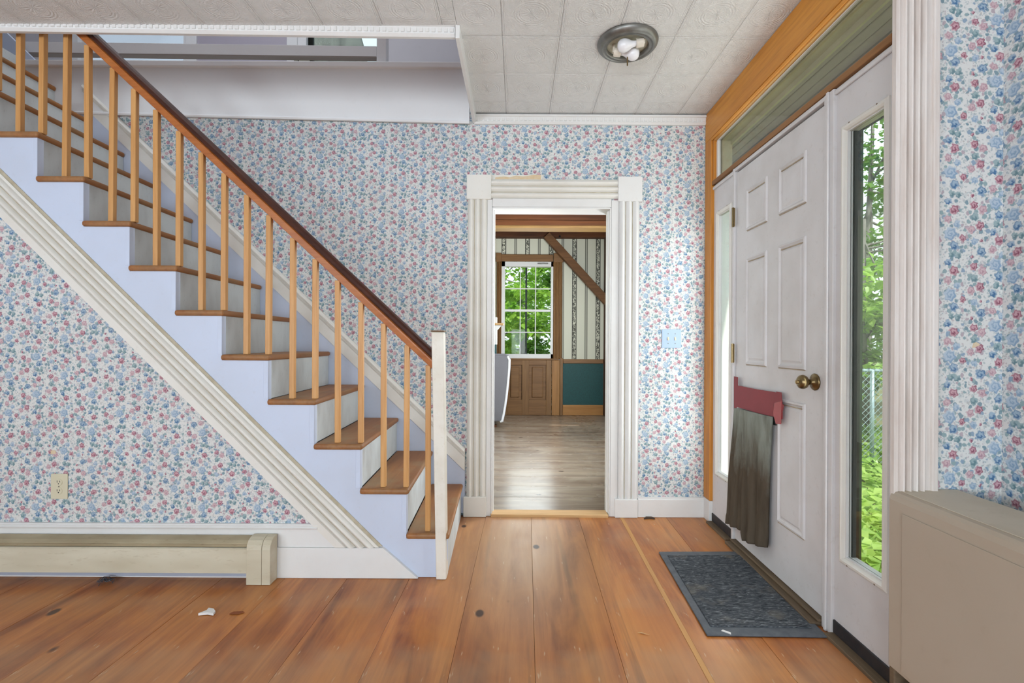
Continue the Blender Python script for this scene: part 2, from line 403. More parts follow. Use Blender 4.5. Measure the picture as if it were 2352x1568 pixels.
def planks(name, c, axis, rough):
    t = NT(name); s1 = [9.0] * 3; s1[axis] = .9
    v = t.coords('Object', tuple(s1), rnd=23.0); g = t.noise(v, 1, 7, .62, .8)
    oi = t.add('ShaderNodeObjectInfo')
    colr = t.ramp(g, [(.28, lin(c[0])), (.45, lin(c[1])), (.62, lin(c[2])), (.8, lin(c[3]))])
    tint = t.ramp(oi.outputs['Random'], [(0, (.93, .88, .85)), (.5, (1, 1, 1)), (1, (1.0, .95, .90))])
    colr = t.mix(1.0, colr, tint, 'MULTIPLY')
    s2 = [70.0] * 3; s2[axis] = 2.2
    fine = t.noise(t.coords('Object', tuple(s2), rnd=23.0), 1, 3, .6)
    colr = t.mix(t.ramp(fine, [(.42, (0, 0, 0)), (.78, (.42,) * 3)]), colr, lin(c[0]))
    s4 = [14.0] * 3; s4[axis] = .55
    stk = t.noise(t.coords('Object', tuple(s4), rnd=11.0), 1, 4, .6, .5)
    colr = t.mix(t.ramp(stk, [(.60, (0, 0, 0)), (.74, (.7,) * 3)]), colr, lin('4f2d1b'))
    big = t.noise(t.coords('Object', (1, 1, 1)), 1.15, 4, .6)
    worn = t.ramp(big, [(.46, (0, 0, 0)), (.70, (.62,) * 3)])
    s5 = [1.6] * 3; s5[axis] = .8
    mot = t.noise(t.coords('Object', tuple(s5), rnd=5.0), 2.0, 4, .6, .6)
    colr = t.mix(t.ramp(mot, [(.46, (0, 0, 0)), (.66, (.62,) * 3)]), colr, lin('c5803c' if axis == 1 else c[3]))
    colr = t.mix(t.ramp(mot, [(.30, (.5,) * 3), (.44, (0, 0, 0))]), colr, lin('8a4a2e' if axis == 1 else c[1]))
    if axis == 1:                                      # traffic wear in front of the doorway
        tc = t.add('ShaderNodeTexCoord'); oi2 = t.add('ShaderNodeObjectInfo'); va = t.add('ShaderNodeVectorMath', op='ADD'); t.l.new(tc.outputs['Object'], va.inputs[0]); t.l.new(oi2.outputs['Location'], va.inputs[1])
        vd = t.add('ShaderNodeVectorMath', op='MULTIPLY_ADD'); t.l.new(va.outputs[0], vd.inputs[0]); vd.inputs[1].default_value = (1.9, .85, 1); vd.inputs[2].default_value = (-.05, -2.25, 0)
        ln = t.add('ShaderNodeVectorMath', op='LENGTH'); t.l.new(vd.outputs[0], ln.inputs[0])
        path = t.math('MULTIPLY', t.ramp(ln.outputs['Value'], [(.25, (.85,) * 3), (1.0, (0,) * 3)]), t.math('MULTIPLY_ADD', g, .8, .35))
        worn = t.math('MAXIMUM', worn, path, clamp=True)
    colr = t.mix(worn, colr, lin(c[4]))
    s3 = [46.0] * 3; s3[axis] = 9
    fl = t.noise(t.coords('Object', tuple(s3)), 1, 2, .5)
    colr = t.mix(t.ramp(fl, [(.69, (0, 0, 0)), (.73, (.55,) * 3)]), colr, lin('cdb99c'))
    sk = [4.2] * 3; sk[axis] = 2.6
    vo = t.add('ShaderNodeTexVoronoi'); t.put(vo.inputs['Vector'], t.coords('Object', tuple(sk), rnd=23.0)); vo.inputs['Scale'].default_value = 1
    colr = t.mix(t.ramp(vo.outputs['Distance'], [(.055, (.92,) * 3), (.085, (0, 0, 0))]), colr, lin('33201a'))
    t.bump(fine, .12, .0012)
    r = t.ramp(big, [(.35, (rough - .05,) * 3), (.7, (rough + .14,) * 3)])
    return t.fin(colr, r, .42)
PLANK = planks('orange_pine_planks', ('7a4222', 'aa6632', 'c98242', 'd69b55', 'b49b7c'), 1, .34)
PLANK2 = planks('worn_grey_brown_planks', ('65564a', '857464', '9a8a77', 'a89b8a', 'a5a29b'), 0, .26)
PALE = wood('pale_worn_strip', 'c08a4c', 'cf9c60', 'a87340', axis=1, rough=.5, rnd=3)
SUB = plain('dark_gap', '1c1410', .9)
def tile_mat():
    t = NT('embossed_ceiling_tile'); v = t.coords('Object')
    sp = t.add('ShaderNodeSeparateXYZ'); t.l.new(v, sp.inputs[0])
    x, y = sp.outputs[0], sp.outputs[1]
    r = t.math('SQRT', t.math('ADD', t.math('MULTIPLY', x, x), t.math('MULTIPLY', y, y)))
    th = t.math('ARCTAN2', y, x)
    rays = t.math('MULTIPLY', t.math('SINE', t.math('MULTIPLY', th, 16)), t.ramp(r, [(.035, (1,) * 3), (.05, (0,) * 3)]))
    ring = t.math('MULTIPLY', t.math('SINE', t.math('MULTIPLY', r, 520)), t.ramp(r, [(.045, (0,) * 3), (.055, (1,) * 3), (.075, (1,) * 3), (.09, (0,) * 3)]))
    n = t.noise(v, 26, 3, .6, 2.2)
    scroll = t.math('SINE', t.math('MULTIPLY', n, 34))
    mx = t.math('MAXIMUM', t.math('ABSOLUTE', x), t.math('MULTIPLY', t.math('ABSOLUTE', y), .86))
    brd = t.math('MULTIPLY', t.math('SINE', t.math('MULTIPLY', mx, 900)), t.ramp(mx, [(.114, (0,) * 3), (.118, (1,) * 3)]))
    h = t.math('ADD', t.math('ADD', t.math('MULTIPLY', rays, .8), ring), t.math('ADD', t.math('MULTIPLY', scroll, .7), brd))
    t.bump(h, .75, .0014)
    dn = t.noise(t.coords('Object', (1, 1, 1), rnd=7), 2.5, 4, .6)
    c = t.mix(t.ramp(dn, [(.4, (0,) * 3), (.8, (.3,) * 3)]), lin('ebebea'), lin('d6d6d0'))
    return t.fin(c, .7, .25)
TILE = tile_mat()
CEILM = plain('ceiling_backing', 'bdbdb8', .8)
HEAT = paint('beige_heater_enamel', 'd6d0bc', 'a2916f', .6, .4, 3.0, stretch=(.5, 1, 2))
HEATT = paint('dusty_heater_top', 'b5a88c', '7c6c50', .8, .55, 4.0, stretch=(.5, 1, 1))
RADI = paint('taupe_radiator_enamel', 'b9ac9b', 'a99a86', .4, .42, 2.0)
RADT = paint('dusty_beige_radiator_top', 'd3c8b4', 'b8a98e', .5, .5, 4.0)  # lighter than the body: light falling on the top put into the colour
IVORY = plain('ivory_plastic', 'd8d2b8', .4)
PLATEB = plain('pale_blue_switch_plate', 'a9bfdb', .4, var=.2, scale=20, c2='9db6d2')
BRASS = plain('antique_brass', '8c7a58', .32, 1, .5, var=.4, scale=30, c2='54452f')
BRASSL = plain('light_brass', 'a08a63', .35, 1)
PEWTER = plain('tarnished_pewter', '8c8c89', .42, .75, .5, var=.6, scale=14, c2='55554e')
FIXW = plain('scorched_white_enamel', 'd6d6c4', .45, var=.7, scale=14, c2='8d7a5a')
BULB = plain('frosted_bulb_glass', 'f0f0f4', .18)
CERAM = plain('socket_ceramic', 'ded6c8', .4)
BLACK = plain('black_rubber', '17181c', .6)
DARKST = plain('dark_kick_strip', '23242a', .55, var=.4, scale=30, c2='4b4038')
THRESH = wood('worn_threshold_wood', '5d4d3c', '7a6851', '453729', axis=1, rough=.7, rnd=2)
def mat_field():
    t = NT('ribbed_mat_fibre'); v = t.coords('Object', (1, 1, 1))
    n = t.noise(t.coords('Object', (30, 120, 30)), 1, 4, .6, 1.5)
    b = t.noise(v, 5, 4, .6)
    c = t.ramp(n, [(.32, lin('2c3036')), (.55, lin('585d63')), (.75, lin('9a9ea3'))])
    c = t.mix(t.ramp(b, [(.56, (0,) * 3), (.72, (.65,) * 3)]), c, lin('8a8378'))
    t.bump(n, .9, .006)
    return t.fin(c, .95, .1)
MATF = mat_field()
MATB = plain('grey_mat_rubber', '4c525a', .6, var=.5, scale=25, c2='6f747a')
TAPE = plain('faded_red_tape', '8f3038', .5, spec=.35, var=.5, scale=8, c2='75222b')
TAPE2 = plain('bright_red_tape', 'a3121d', .22, spec=.7)
def cloth_mat():
    t = NT('stained_grey_fabric'); sp = t.add('ShaderNodeSeparateXYZ'); tc = t.add('ShaderNodeTexCoord'); t.l.new(tc.outputs['Object'], sp.inputs[0])
    n = t.noise(t.coords('Object', (6, 9, 3)), 1, 5, .65, .6)
    z = t.math('ADD', sp.outputs[2], t.math('MULTIPLY_ADD', n, .55, -.275))
    f = t.ramp(z, [(.45, (0,) * 3), (.72, (1,) * 3)])
    c = t.mix(f, lin('5b5145'), lin('8e938a'))
    sm = t.noise(t.coords('Object', (14, 20, 4)), 1, 4, .6)
    c = t.mix(t.ramp(sm, [(.5, (0,) * 3), (.75, (.7,) * 3)]), c, lin('433a30'))
    fi = t.noise(t.coords(), 420, 2, .6)
    t.bump(fi, .5, .0015)
    return t.fin(c, .95, .1)
CLOTH = cloth_mat()
UPH = plain('grey_upholstery', '737277', .9, var=.25, scale=90, spec=.15, c2='636267')
PIPE = plain('white_piping', 'e4e6ec', .8)
def stripes():
    t = NT('striped_scroll_wallpaper'); tc = t.add('ShaderNodeTexCoord'); sp = t.add('ShaderNodeSeparateXYZ'); t.l.new(tc.outputs['Object'], sp.inputs[0])
    per = .3525
    x0 = P(1319.2, 700, 7.35).x
    xx = t.math('SUBTRACT', t.math('FRACT', t.math('ADD', t.math('DIVIDE', t.math('SUBTRACT', sp.outputs[0], x0), per), 40.5)), .5)
    ax = t.math('MULTIPLY', t.math('ABSOLUTE', xx), per)
    ay = t.math('SUBTRACT', per / 2, ax)
    lines = t.ramp(ax, [(0, (0,) * 3), (.022, (0,) * 3), (.023, (1,) * 3), (.033, (1,) * 3), (.034, (0,) * 3)], 'CONSTANT')
    inner = t.ramp(ax, [(0, (1,) * 3), (.022, (0,) * 3)], 'CONSTANT')
    sc_ = t.noise(t.coords('Object', (40, 40, 22)), 1, 2, .5, 2.5)
    scr = t.math('MULTIPLY', inner, t.ramp(sc_, [(.47, (0,) * 3), (.5, (1,) * 3)]))
    nl = t.ramp(ay, [(0, (.45,) * 3), (.008, (.45,) * 3), (.009, (1,) * 3), (.017, (1,) * 3), (.018, (0,) * 3)], 'CONSTANT')
    k = t.math('MAXIMUM', t.math('MAXIMUM', lines, scr), nl, clamp=True)
    c = t.mix(t.math('MULTIPLY', k, .88), lin('dcdccb'), lin('23231f'))
    return t.fin(c, .7, .2)
STRIPE = stripes()
GLASS = glass('window_glass', (.95, .98, .96, 1))
GLASSD = glass('dirty_transom_glass', (.88, .87, .86, 1), 'b5b598', .56, .12)
GLASSU = glass('tinted_upstairs_glass', (.78, .86, .86, 1))
BLIND = glass('pale_upstairs_pane', (.60, .635, .67, 1))
OLIVE = paint('olive_exterior_trim_paint', 'd6d3b4', 'a8a588', .5, .6, 4)
DGREEN = plain('dark_green_exterior_frame', '0c120d', .7, spec=.2, var=.4, scale=20, c2='141f15')
DGREEN2 = plain('green_exterior_frame', '2f4a2b', .6, spec=.2, var=.4, scale=20, c2='233b21')
SOFF = paint('grey_soffit_boards', 'b0abae', '918d8c', .6, .8, 4, stretch=(1, .4, 1))
SIDING = plain('white_clapboard_paint', 'f1f1ee', .7)
GROUND = plain('leafy_ground', '5e6b38', .95, var=.8, scale=4, c2='8a7a5c')
GALV = plain('galvanised_steel', '9fb3b8', .4, .6)
BARK = paint('grey_furrowed_bark', '7d7b75', '2f2d2a', .9, .9, 6, bump=.6, stretch=(2, 2, .5))
LEAF1 = leafm('maple_leaves', '6fa02f', 'a9cf57')
LEAF2 = leafm('shade_leaves', '4a7a2c', '86b548')
LEAF3 = leafm('undergrowth_leaves', '7fae45', 'bcd870')

# ================================================================== THE SETTING
# ---- floor: dark bed with every plank a piece of its own
fl = mk('floor', prism(NB(), [(-3.8, -5.2), (1.5, -5.2), (1.5, 7.5), (-1.46, 7.5), (-1.46, 3.19), (-3.8, 3.19)], 'z', -.07, -.022), SUB, label='wide pine plank floor, orange-brown in the hall and greyer beyond the doorway', cat='floor', kind='structure')
SK = -.018                                             # the boards run slightly out of square
def plank_x(x, y): return x + SK * (y - 1.9) * -1
edges = [-.212 - .283 * k for k in range(12, 0, -1)] + [-.212, .068, .362, .64, .905, 1.18, 1.40]
for a, b in zip(edges, edges[1:]):
    g = .0005
    q = [(plank_x(a, y) + g, y) for y in (-5.2, 3.13)] + [(plank_x(b, y) - g, y) for y in (3.13, -5.2)]
    cx = (a + b) / 2; bm = NB()
    prism(bm, [(p[0] - cx, p[1]) for p in q], 'z', -.022, random.uniform(-.0012, .0))
    o = mk('plank', bm, PLANK, fl, bevel=.0008, seg=1); o.location = (cx, 0, 0)
y = 3.13
while y < 7.4:
    wdt = random.choice((.26, .29, .31)); bm = NB(); box(bm, -1.36, 1.5, .0015, wdt - .0015, -.022, random.uniform(-.001, .0))
    o = mk('plank', bm, PLANK2, fl, bevel=.0015, seg=1); o.location = (0, y, 0); y += wdt
bm = NB(); prism(bm, [(plank_x(.622, 1.2), 1.2), (plank_x(.640, 1.2), 1.2), (plank_x(.640, 3.05), 3.05), (plank_x(.618, 3.05), 3.05)], 'z', -.002, .0006)
mk('worn_edge_strip', bm, PALE, fl, label='pale worn strip along a plank seam')
bm = NB(); a, b = P(1127, 1181, 3.05), P(1397, 1185, 3.05)
box(bm, a.x, b.x, 3.04, 3.135, -.005, .016); mk('threshold_strip', bm, BARE, fl, bevel=.004, label='bare pine strip across the doorway')

# ---- back wall with the doorway hole
DXL, DXR, DZT = P(1130.5, 800, YB).x, P(1400.5, 800, YB).x, P(1265, 478, YB).z
bm = NB()
for x0, x1, z0, z1 in ((-3.8, DXL, 0, 2.6), (DXR, 1.26, 0, 2.6), (DXL, DXR, DZT, 2.6)):
    box(bm, x0, x1, YB, YB + .12, z0, z1)
mk('wall_back', bm, WP_BACK, label='flowered wallpaper wall behind the stairs, pierced by the doorway', cat='wall', kind='structure')
# ---- triangular wall under the stairs
c_u0, c_u1 = P(0, 394, YS), P(875, 1258, YS)           # upper edge of the slanted casing
c_l0, c_l1 = P(0, 492, YS), P(780, 1258, YS)
def zline(p, q, x): return p.z + (q.z - p.z) * (x - p.x) / (q.x - p.x)
def xline(p, q, z): return p.x + (q.x - p.x) * (z - p.z) / (q.z - p.z)
mid0, mid1 = (c_u0 + c_l0) / 2, (c_u1 + c_l1) / 2
bm = NB(); prism(bm, [(-3.8, 0), (xline(mid0, mid1, 0), 0), (xline(mid0, mid1, 2.45), 2.45), (-3.8, 2.45)], 'y', YS, YS + .03)
mk('wall_stair', bm, WP_STAIR, label='triangle of flowered wallpaper wall under the staircase', cat='wall', kind='structure')
# ---- right-hand walls
bm = NB(); prism(bm, [(1.078, YF), (XR + .1, YF), (XR + .1, YF + .14), (1.186, 1.535)], 'z', 0, 2.56)
mk('wall_jog', bm, WP_JOG, label='narrow flowered wall facing the room beside the white reeded casing', cat='wall', kind='structure')
mk('wall_right', box(NB(), XR, XR + .1, -5.2, YF, 0, 2.6), WP_SIDE, label='flowered wall running forward at the right edge behind the radiator cover', cat='wall', kind='structure')
bm = NB(); box(bm, 1.19, 1.27, 1.53, 3.19, 2.29, 2.6); box(bm, 1.19, 1.25, 3.03, 3.07, 0, 2.29); box(bm, 1.19, 1.27, 1.50, 1.545, 0, 2.29)
mk('wall_door', bm, WHITE, label='thin wall strip around the front door unit', cat='wall', kind='structure')
mk('wall_left', box(NB(), -3.9, -3.8, -5.2, 3.2, 0, 2.6), WP_STAIR, label='flowered wall at the far left of the room', cat='wall', kind='structure')
mk('wall_front', box(NB(), -3.9, 1.5, -5.3, -5.2, 0, 2.6), WHITE_UP, label='plain wall behind the viewer', cat='wall', kind='structure')
# ---- ceiling with embossed tiles
XO = -.281                                             # right edge of the stair opening
YO = 2.235
bm = NB(); box(bm, -3.9, 1.5, -5.3, YO, CEIL + .012, 2.66); box(bm, XO, 1.5, YO, 3.19, CEIL + .012, 2.66)
ce = mk('ceiling', bm, CEILM, label='white embossed tile ceiling', cat='ceiling', kind='structure')
tx0, ty = -.079, [1.66, 1.972, 2.284, 2.604, 2.911, 3.065]
tbm = NB(); box(tbm, -.1325, .1325, -.1545, .1545, -.012, 0)
def ctile(x0, x1, y0, y1):
    bm = NB(); cx, cy = (x0 + x1) / 2, (y0 + y1) / 2; hx, hy = (x1 - x0) / 2 - .0004, (y1 - y0) / 2 - .0004
    box(bm, -hx, hx, -hy, hy, 0, .012)
    o = mk('ceiling_tile', bm, TILE, ce, bevel=.003, seg=2); o.location = (cx, cy, CEIL)
for r in range(5):
    y0, y1 = ty[r], ty[r + 1]
    for k in range(-11, 6):
        x0, x1 = tx0 + .267 * k, tx0 + .267 * (k + 1)
        x1 = min(x1, 1.17)
        if y1 <= YO or x0 >= XO: ctile(x0, x1, y0, y1)
        elif x1 > XO:
            ctile(max(x0, XO), x1, y0, y1)
            if y0 < YO and x0 < XO - .01: ctile(x0, XO, y0, YO)
        elif y0 < YO: ctile(x0, x1, y0, YO)
# ---- cornices with dentils
def cornice(name, a, b, h, label, depth=.03, side=-1):
    # a, b: upper front corners along x; h = height; projects towards the viewer
    t = thing(name, label, 'cornice', (min(a.x, b.x), a.y, min(a.z, b.z) - h), kind='structure')
    e2 = Vector((0, -1, 0)); prof = [(0, 0), (0, depth), (-.010, depth), (-.013, depth * .72), (-.040, depth * .6), (-.044, depth * .8), (-h, depth * .5), (-h, 0)]
    bm = NB(); sweep(bm, [(s, hh) for s, hh in prof], a, b, (0, 0, 1), e2); mk('cornice_moulding', bm, WHITE, t)
    n = int((b.x - a.x) / .0275); d = (b - a) / n
    db = NB(); box(db, -.0085, .0085, -depth * .68 - .003, -depth * .5, -.036, -.017)
    first = None
    for k in range(n):
        p = a + d * (k + .5)
        if first is None:
            first = mk('dentil', db, WHITE, t, bevel=.0015, seg=1); first.location = p
        else:
            c = first.copy(); col.objects.link(c); c.location = p
    return t
ca, cb = P(-150, 45.5, YO), P(1046, 62.5, YO)
cornice('trim_1', Vector((ca.x - .4, YO, ca.z + .003)), cb, .056, 'white dentil cornice along the front edge of the stair opening')
ra, rb = P(1090, 266.5, YB), P(1619, 269.5, YB)
cornice('trim_2', ra, Vector((1.16, YB, rb.z)), .055, 'white dentil cornice above the doorway, from stair opening to front door')
bm = NB(); box(bm, XO - .006, XO + .014, YO - .03, YB - .002, CEIL - .058, CEIL + .012); mk('trim_3', bm, WHITE, bevel=.003, label='plain white board edging the right end of the stair opening', cat='trim', kind='structure')
# ---- fascia of the upper floor above the stair wallpaper
f0, f1 = P(-400, 250, 3.05), P(1078, 282.5, 3.05)
bm = NB(); prism(bm, [(-4.4, f0.z + .012), (f1.x, f1.z), (f1.x, FL2 - .01), (-4.4, FL2 - .01)], 'y', 3.045, 3.07)
fa = mk('trim_4', bm, WHITE_UP, label='wide white fascia board under the upstairs landing', cat='fascia', kind='structure')
bm = NB(); sweep(bm, [(0, 0), (0, .010), (-.008, .014), (-.016, .010), (-.016, 0)], (-4.4, 3.045, f0.z + .020), (f1.x, 3.045, f1.z + .008), (0, 0, 1), (0, -1, 0)); mk('lower_bead', bm, WHITE_UP, fa)
bm = NB(); box(bm, -4.4, XO, 3.025, 3.07, FL2 - .025, FL2 + .012); mk('nosing_ledge', bm, WHITE_UP, fa, bevel=.006)
# ---- upstairs landing seen through the opening
YW = 4.2
mk('floor_upper', box(NB(), -4.4, 1.27, 3.075, YW + .1, 2.66, FL2), WHITE_UP, label='upstairs landing floor slab', cat='floor', kind='structure')
mk('wall_upper_front', box(NB(), -4.5, 1.27, 2.15, 2.25, 2.665, 5.1), LILAC, label='upstairs wall over the room side of the stairwell', cat='wall', kind='structure')
mk('wall_upper_left', box(NB(), -4.55, -4.45, 2.15, YW + .1, 0, 5.1), LILAC, label='wall at the head of the stairs', cat='wall', kind='structure')
mk('wall_upper_right', box(NB(), XO + .02, XO + .12, 2.25, YW, 2.665, 5.1), LILAC, label='lilac upstairs end wall right of the stairwell', cat='wall', kind='structure')
mk('ceiling_upper', box(NB(), -4.55, 1.27, 2.15, YW + .1, 5.1, 5.2), WHITE_UP, label='upstairs ceiling', cat='ceiling', kind='structure')
def ux(u): return P(u, 120, YW).x
bm = NB(); zs = 3.05
holes = [(ux(178), ux(430)), (ux(700), ux(872))]
xs = [-4.45, holes[0][0], holes[0][1], holes[1][0], holes[1][1], XO + .02]
for x0, x1 in ((xs[0], xs[1]), (xs[2], xs[3]), (xs[4], xs[5])): box(bm, x0, x1, YW, YW + .1, FL2, 5.1)
for x0, x1 in holes: box(bm, x0, x1, YW, YW + .1, FL2, zs); box(bm, x0, x1, YW, YW + .1, 4.6, 5.1)
mk('wall_upper_back', bm, LILAC, label='lilac upstairs wall with two windows and a door', cat='wall', kind='structure')
for n, (x0, x1), lab in ((5, holes[0], 'bright upstairs window at the left, seen between stair rail and cornice'), (6, holes[1], 'upstairs window with a grey tree trunk behind it')):
    t = thing('window_%d' % n, lab, 'window', ((x0 + x1) / 2, YW, zs), kind='structure')
    for k, (a, b) in enumerate(((x0 - .06, x0 + .02), (x1 - .02, x1 + .06))): mk('side_casing', box(NB(), a, b, YW - .02, YW + .02, zs, 4.6), WHITE_UP, t, bevel=.003)
    mk('window_sill', box(NB(), x0 - .08, x1 + .08, YW - .05, YW + .05, zs - .03, zs), WHITE_UP, t, bevel=.004)
    mk('window_head', box(NB(), x0 - .06, x1 + .06, YW - .02, YW + .02, 4.6, 4.68), WHITE_UP, t)
    mk('pane', box(NB(), x0 + .02, x1 - .02, YW + .03, YW + .035, zs, 4.6), BLIND if n == 5 else GLASSU, t)
    mk('sash_stile', box(NB(), x0 + .02, x0 + .06, YW + .02, YW + .05, zs, 4.6), DGREEN if n == 6 else WHITE_UP, t)
t = thing('door_2', 'closed lilac door on the upstairs landing between the windows', 'door', (ux(558), YW, FL2), kind='structure')
mk('slab', box(NB(), ux(455), ux(662), YW - .012, YW - .001, FL2, 4.85), plain('lilac_door_paint', 'b0a9b6', .5), t, bevel=.004)
for a, b in ((432, 455), (662, 686)): mk('door_casing', box(NB(), ux(a), ux(b), YW - .03, YW - .001, FL2, 4.85), WHITE_UP, t, bevel=.003)
t = thing('landing_rail', 'white horizontal guard board with end post along the upstairs landing edge', 'railing', (-.85, 3.1, FL2 + .012))
ga, gb = P(-150, 93, 3.1), P(866, 108, 3.1)
bm = NB(); hexa(bm, [(ga.x - .5, 3.09, ga.z), (gb.x, 3.09, gb.z), (gb.x, 3.12, gb.z), (ga.x - .5, 3.12, ga.z)], [(ga.x - .5, 3.09, ga.z - .072), (gb.x, 3.09, gb.z - .068), (gb.x, 3.12, gb.z - .068), (ga.x - .5, 3.12, ga.z - .072)])
mk('guard_board', bm, WHITE_UP, t, bevel=.002)
bm = NB(); hexa(bm, [(ga.x - .5, 3.085, ga.z - .072), (gb.x, 3.085, gb.z - .068), (gb.x, 3.125, gb.z - .068), (ga.x - .5, 3.125, ga.z - .072)], [(ga.x - .5, 3.085, ga.z - .080), (gb.x, 3.085, gb.z - .076), (gb.x, 3.125, gb.z - .076), (ga.x - .5, 3.125, ga.z - .080)])
mk('lower_batten', bm, plain('brown_batten', '8b8078', .7), t)  # brown strip painting the shadow line under the guard board
mk('end_post', box(NB(), gb.x + .003, P(889, 110, 3.1).x, 3.08, 3.14, FL2 + .012, 3.85), WHITE_UP, t, bevel=.003)
mk('top_rail', box(NB(), ga.x - .5, gb.x + .003, 3.085, 3.135, 3.78, 3.84), WHITE_UP, t, bevel=.006)

# ---- doorway casing
t = thing('trim_5', 'white reeded doorway casing with square corner blocks and plinths', 'door casing', (0.2, YB, 0), kind='structure')
def xb(u, v=800): return P(u, v, YB).x
def zb(v, u=1265): return P(u, v, YB).z
lc0, lc1, rc0, rc1 = xb(1074), xb(1118), xb(1419), xb(1466)
ztop, zbl = zb(460), zb(1138)
for x0, x1, zlo in ((lc0, lc1, zb(1138)), (rc0, rc1, zb(1142))):
    reeded('reeded_casing', x1 - x0, 3, .016, .011, (x0, YB, zlo), (x0, YB, ztop), (1, 0, 0), (0, -1, 0), CREAM if x0 < 0 else WHITE, t)
for x0, x1 in ((lc1, DXL - .004), (DXR + .004, rc0)):
    bm = NB(); box(bm, x0, x1, YB - .013, YB, 0, ztop); mk('inner_casing', bm, WHITE, t, bevel=.003)
reeded('reeded_head', zb(414) - zb(457), 3, .016, .011, (xb(1129, 430), YB, zb(457)), (xb(1419, 430), YB, zb(457)), (0, 0, 1), (0, -1, 0), CREAM, t)
mk('inner_head', box(NB(), DXL - .003, DXR + .003, YB - .013, YB, DZT + .004, zb(457)), WHITE, t, bevel=.003)
for u0, u1, v0, v1 in ((1073, 1129, 405, 461), (1418, 1473, 408, 464)):
    mk('corner_block', box(NB(), xb(u0, 430), xb(u1, 430), YB - .032, YB, zb(v1), zb(v0)), CREAM if u0 < 1200 else WHITE, t, bevel=.004)
for x0, x1, z1 in ((xb(1067), xb(1119), zb(1138)), (xb(1412), xb(1464), zb(1142))):
    mk('plinth_block', box(NB(), x0, x1, YB - .034, YB, 0, z1), CREAM if x0 < 0 else WHITE, t, bevel=.004)
for x0, x1 in ((DXL - .003, DXL + .004), (DXR - .004, DXR + .003)): mk('door_jamb', box(NB(), x0, x1, YB - .012, YB + .13, 0.001, DZT), WHITE, t)
mk('head_jamb', box(NB(), DXL + .004, DXR - .004, YB - .012, YB + .13, DZT - .006, DZT + .003), WHITE, t)
for x, sgn in ((DXL, 1), (DXR, -1)): mk('door_stop', box(NB(), min(x, x + sgn * .012), max(x, x + sgn * .012), YB + .03, YB + .07, 0.001, DZT - .007), WHITE, t, bevel=.002)
bm = NB(); a, b = P(1079, 402, YB), P(1246, 413, YB); box(bm, a.x, b.x, YB - .006, YB, b.z, a.z)
tb = mk('trim_6', bm, CREAM, bevel=.002, label='scrap of old white board left on the wall above the doorway', cat='trim', kind='structure')
bm = NB(); pts = [(1137, 413), (1138, 408), (1158, 406), (1170, 408), (1186, 404), (1200, 406), (1226, 402.5), (1243, 403), (1242, 413)]
prism(bm, [(P(u, v, YB).x, P(u, v, YB).z) for u, v in pts], 'y', YB - .008, YB - .005); mk('torn_patch', bm, PLASTER, tb, label='beige patch where the paint tore away')
# ---- baseboards
bm = NB(); box(bm, rc1 - .003, 1.165, YB - .022, YB, 0, zb(1143)); o = mk('baseboard_back', bm, WHITE, bevel=.003, label='white baseboard between the doorway and the front door', cat='baseboard', kind='structure')
mk('cap_strip', box(NB(), rc1, 1.165, YB - .016, YB, zb(1143), zb(1139)), WHITE, o)
zc = P(800, 1258, 2.245).z
bm = NB(); prism(bm, [(-3.8, 0), (P(960, 1328, 2.245).x, 0), (P(880, 1258, 2.245).x, zc), (-3.8, zc)], 'y', 2.243, 2.262)
bl = mk('baseboard_left', bm, WHITE, bevel=.002, label='tall white baseboard under the stair wall, cut at a slant at its right end', cat='baseboard', kind='structure')
zt_ = P(300, 1202, 2.245).z
xe = xline(c_l0, c_l1, zt_); xe2 = xline(c_l0, c_l1, zc)
bm = NB(); prism(bm, [(-3.8, zc + .001), (xe2 + .02, zc + .001), (xe + .03, zt_ - .024), (-3.8, zt_ - .024)], 'y', 2.250, 2.262); mk('upper_board', bm, WHITE, bl)
bm = NB(); sweep(bm, [(0, 0), (0, .012), (-.006, .017), (-.010, .013), (-.016, .020), (-.024, .016), (-.024, 0)], (-3.8, YS, zt_), (xe + .02, YS, zt_), (0, 0, 1), (0, -1, 0)); mk('cap_moulding', bm, WHITE, bl)

# ---- front door unit
XC = 1.16
t = thing('trim_7', 'amber pine casing along the ceiling and corner of the front door', 'door casing', (XC, 3.0, 0), kind='structure')
zh1 = CEIL - .004; zh0 = 2.298
bm = NB(); box(bm, XC, 1.19, 1.50, 3.06, zh0 + .02, zh1); mk('head_casing', bm, AMBER, t, bevel=.004)
bm = NB(); sweep(bm, [(0, 0), (0, .016), (.008, .022), (.016, .016), (.022, .0)], (XC + .016, 1.50, zh0), (XC + .016, 2.955, zh0), (0, 0, 1), (-1, 0, 0)); mk('head_bead', bm, AMBER, t)
bm = NB(); box(bm, 1.168, 1.20, 1.50, 2.94, zh0 - .008, zh0 + .002); mk('head_stop', bm, wood('light_pine_stop', 'cf9a55', 'dcae6c', 'b98244', axis=1, rough=.45), t, bevel=.003)
bm = NB(); box(bm, XC, 1.19, 2.965, 3.06, zb(1136), zh0 + .02); mk('corner_casing', bm, AMBERV, t, bevel=.004)
mk('base_block', box(NB(), XC - .002, 1.192, 2.966, 3.06, 0, zb(1136) - .001), WHITE, t, bevel=.003)
bm = NB(); box(bm, 1.168, 1.19, 2.94, 2.965, 2.03, zh0); mk('side_bead', bm, AMBERV, t, bevel=.003)
zr0, zr1 = 2.030, 2.056
bm = NB(); box(bm, 1.165, 1.20, 1.54, 2.965, zr0, zr1); mk('transom_bar', bm, wood('weathered_transom_bar', '8a5f36', '9d7044', '6f4a28', axis=1, rough=.55), t, bevel=.003)
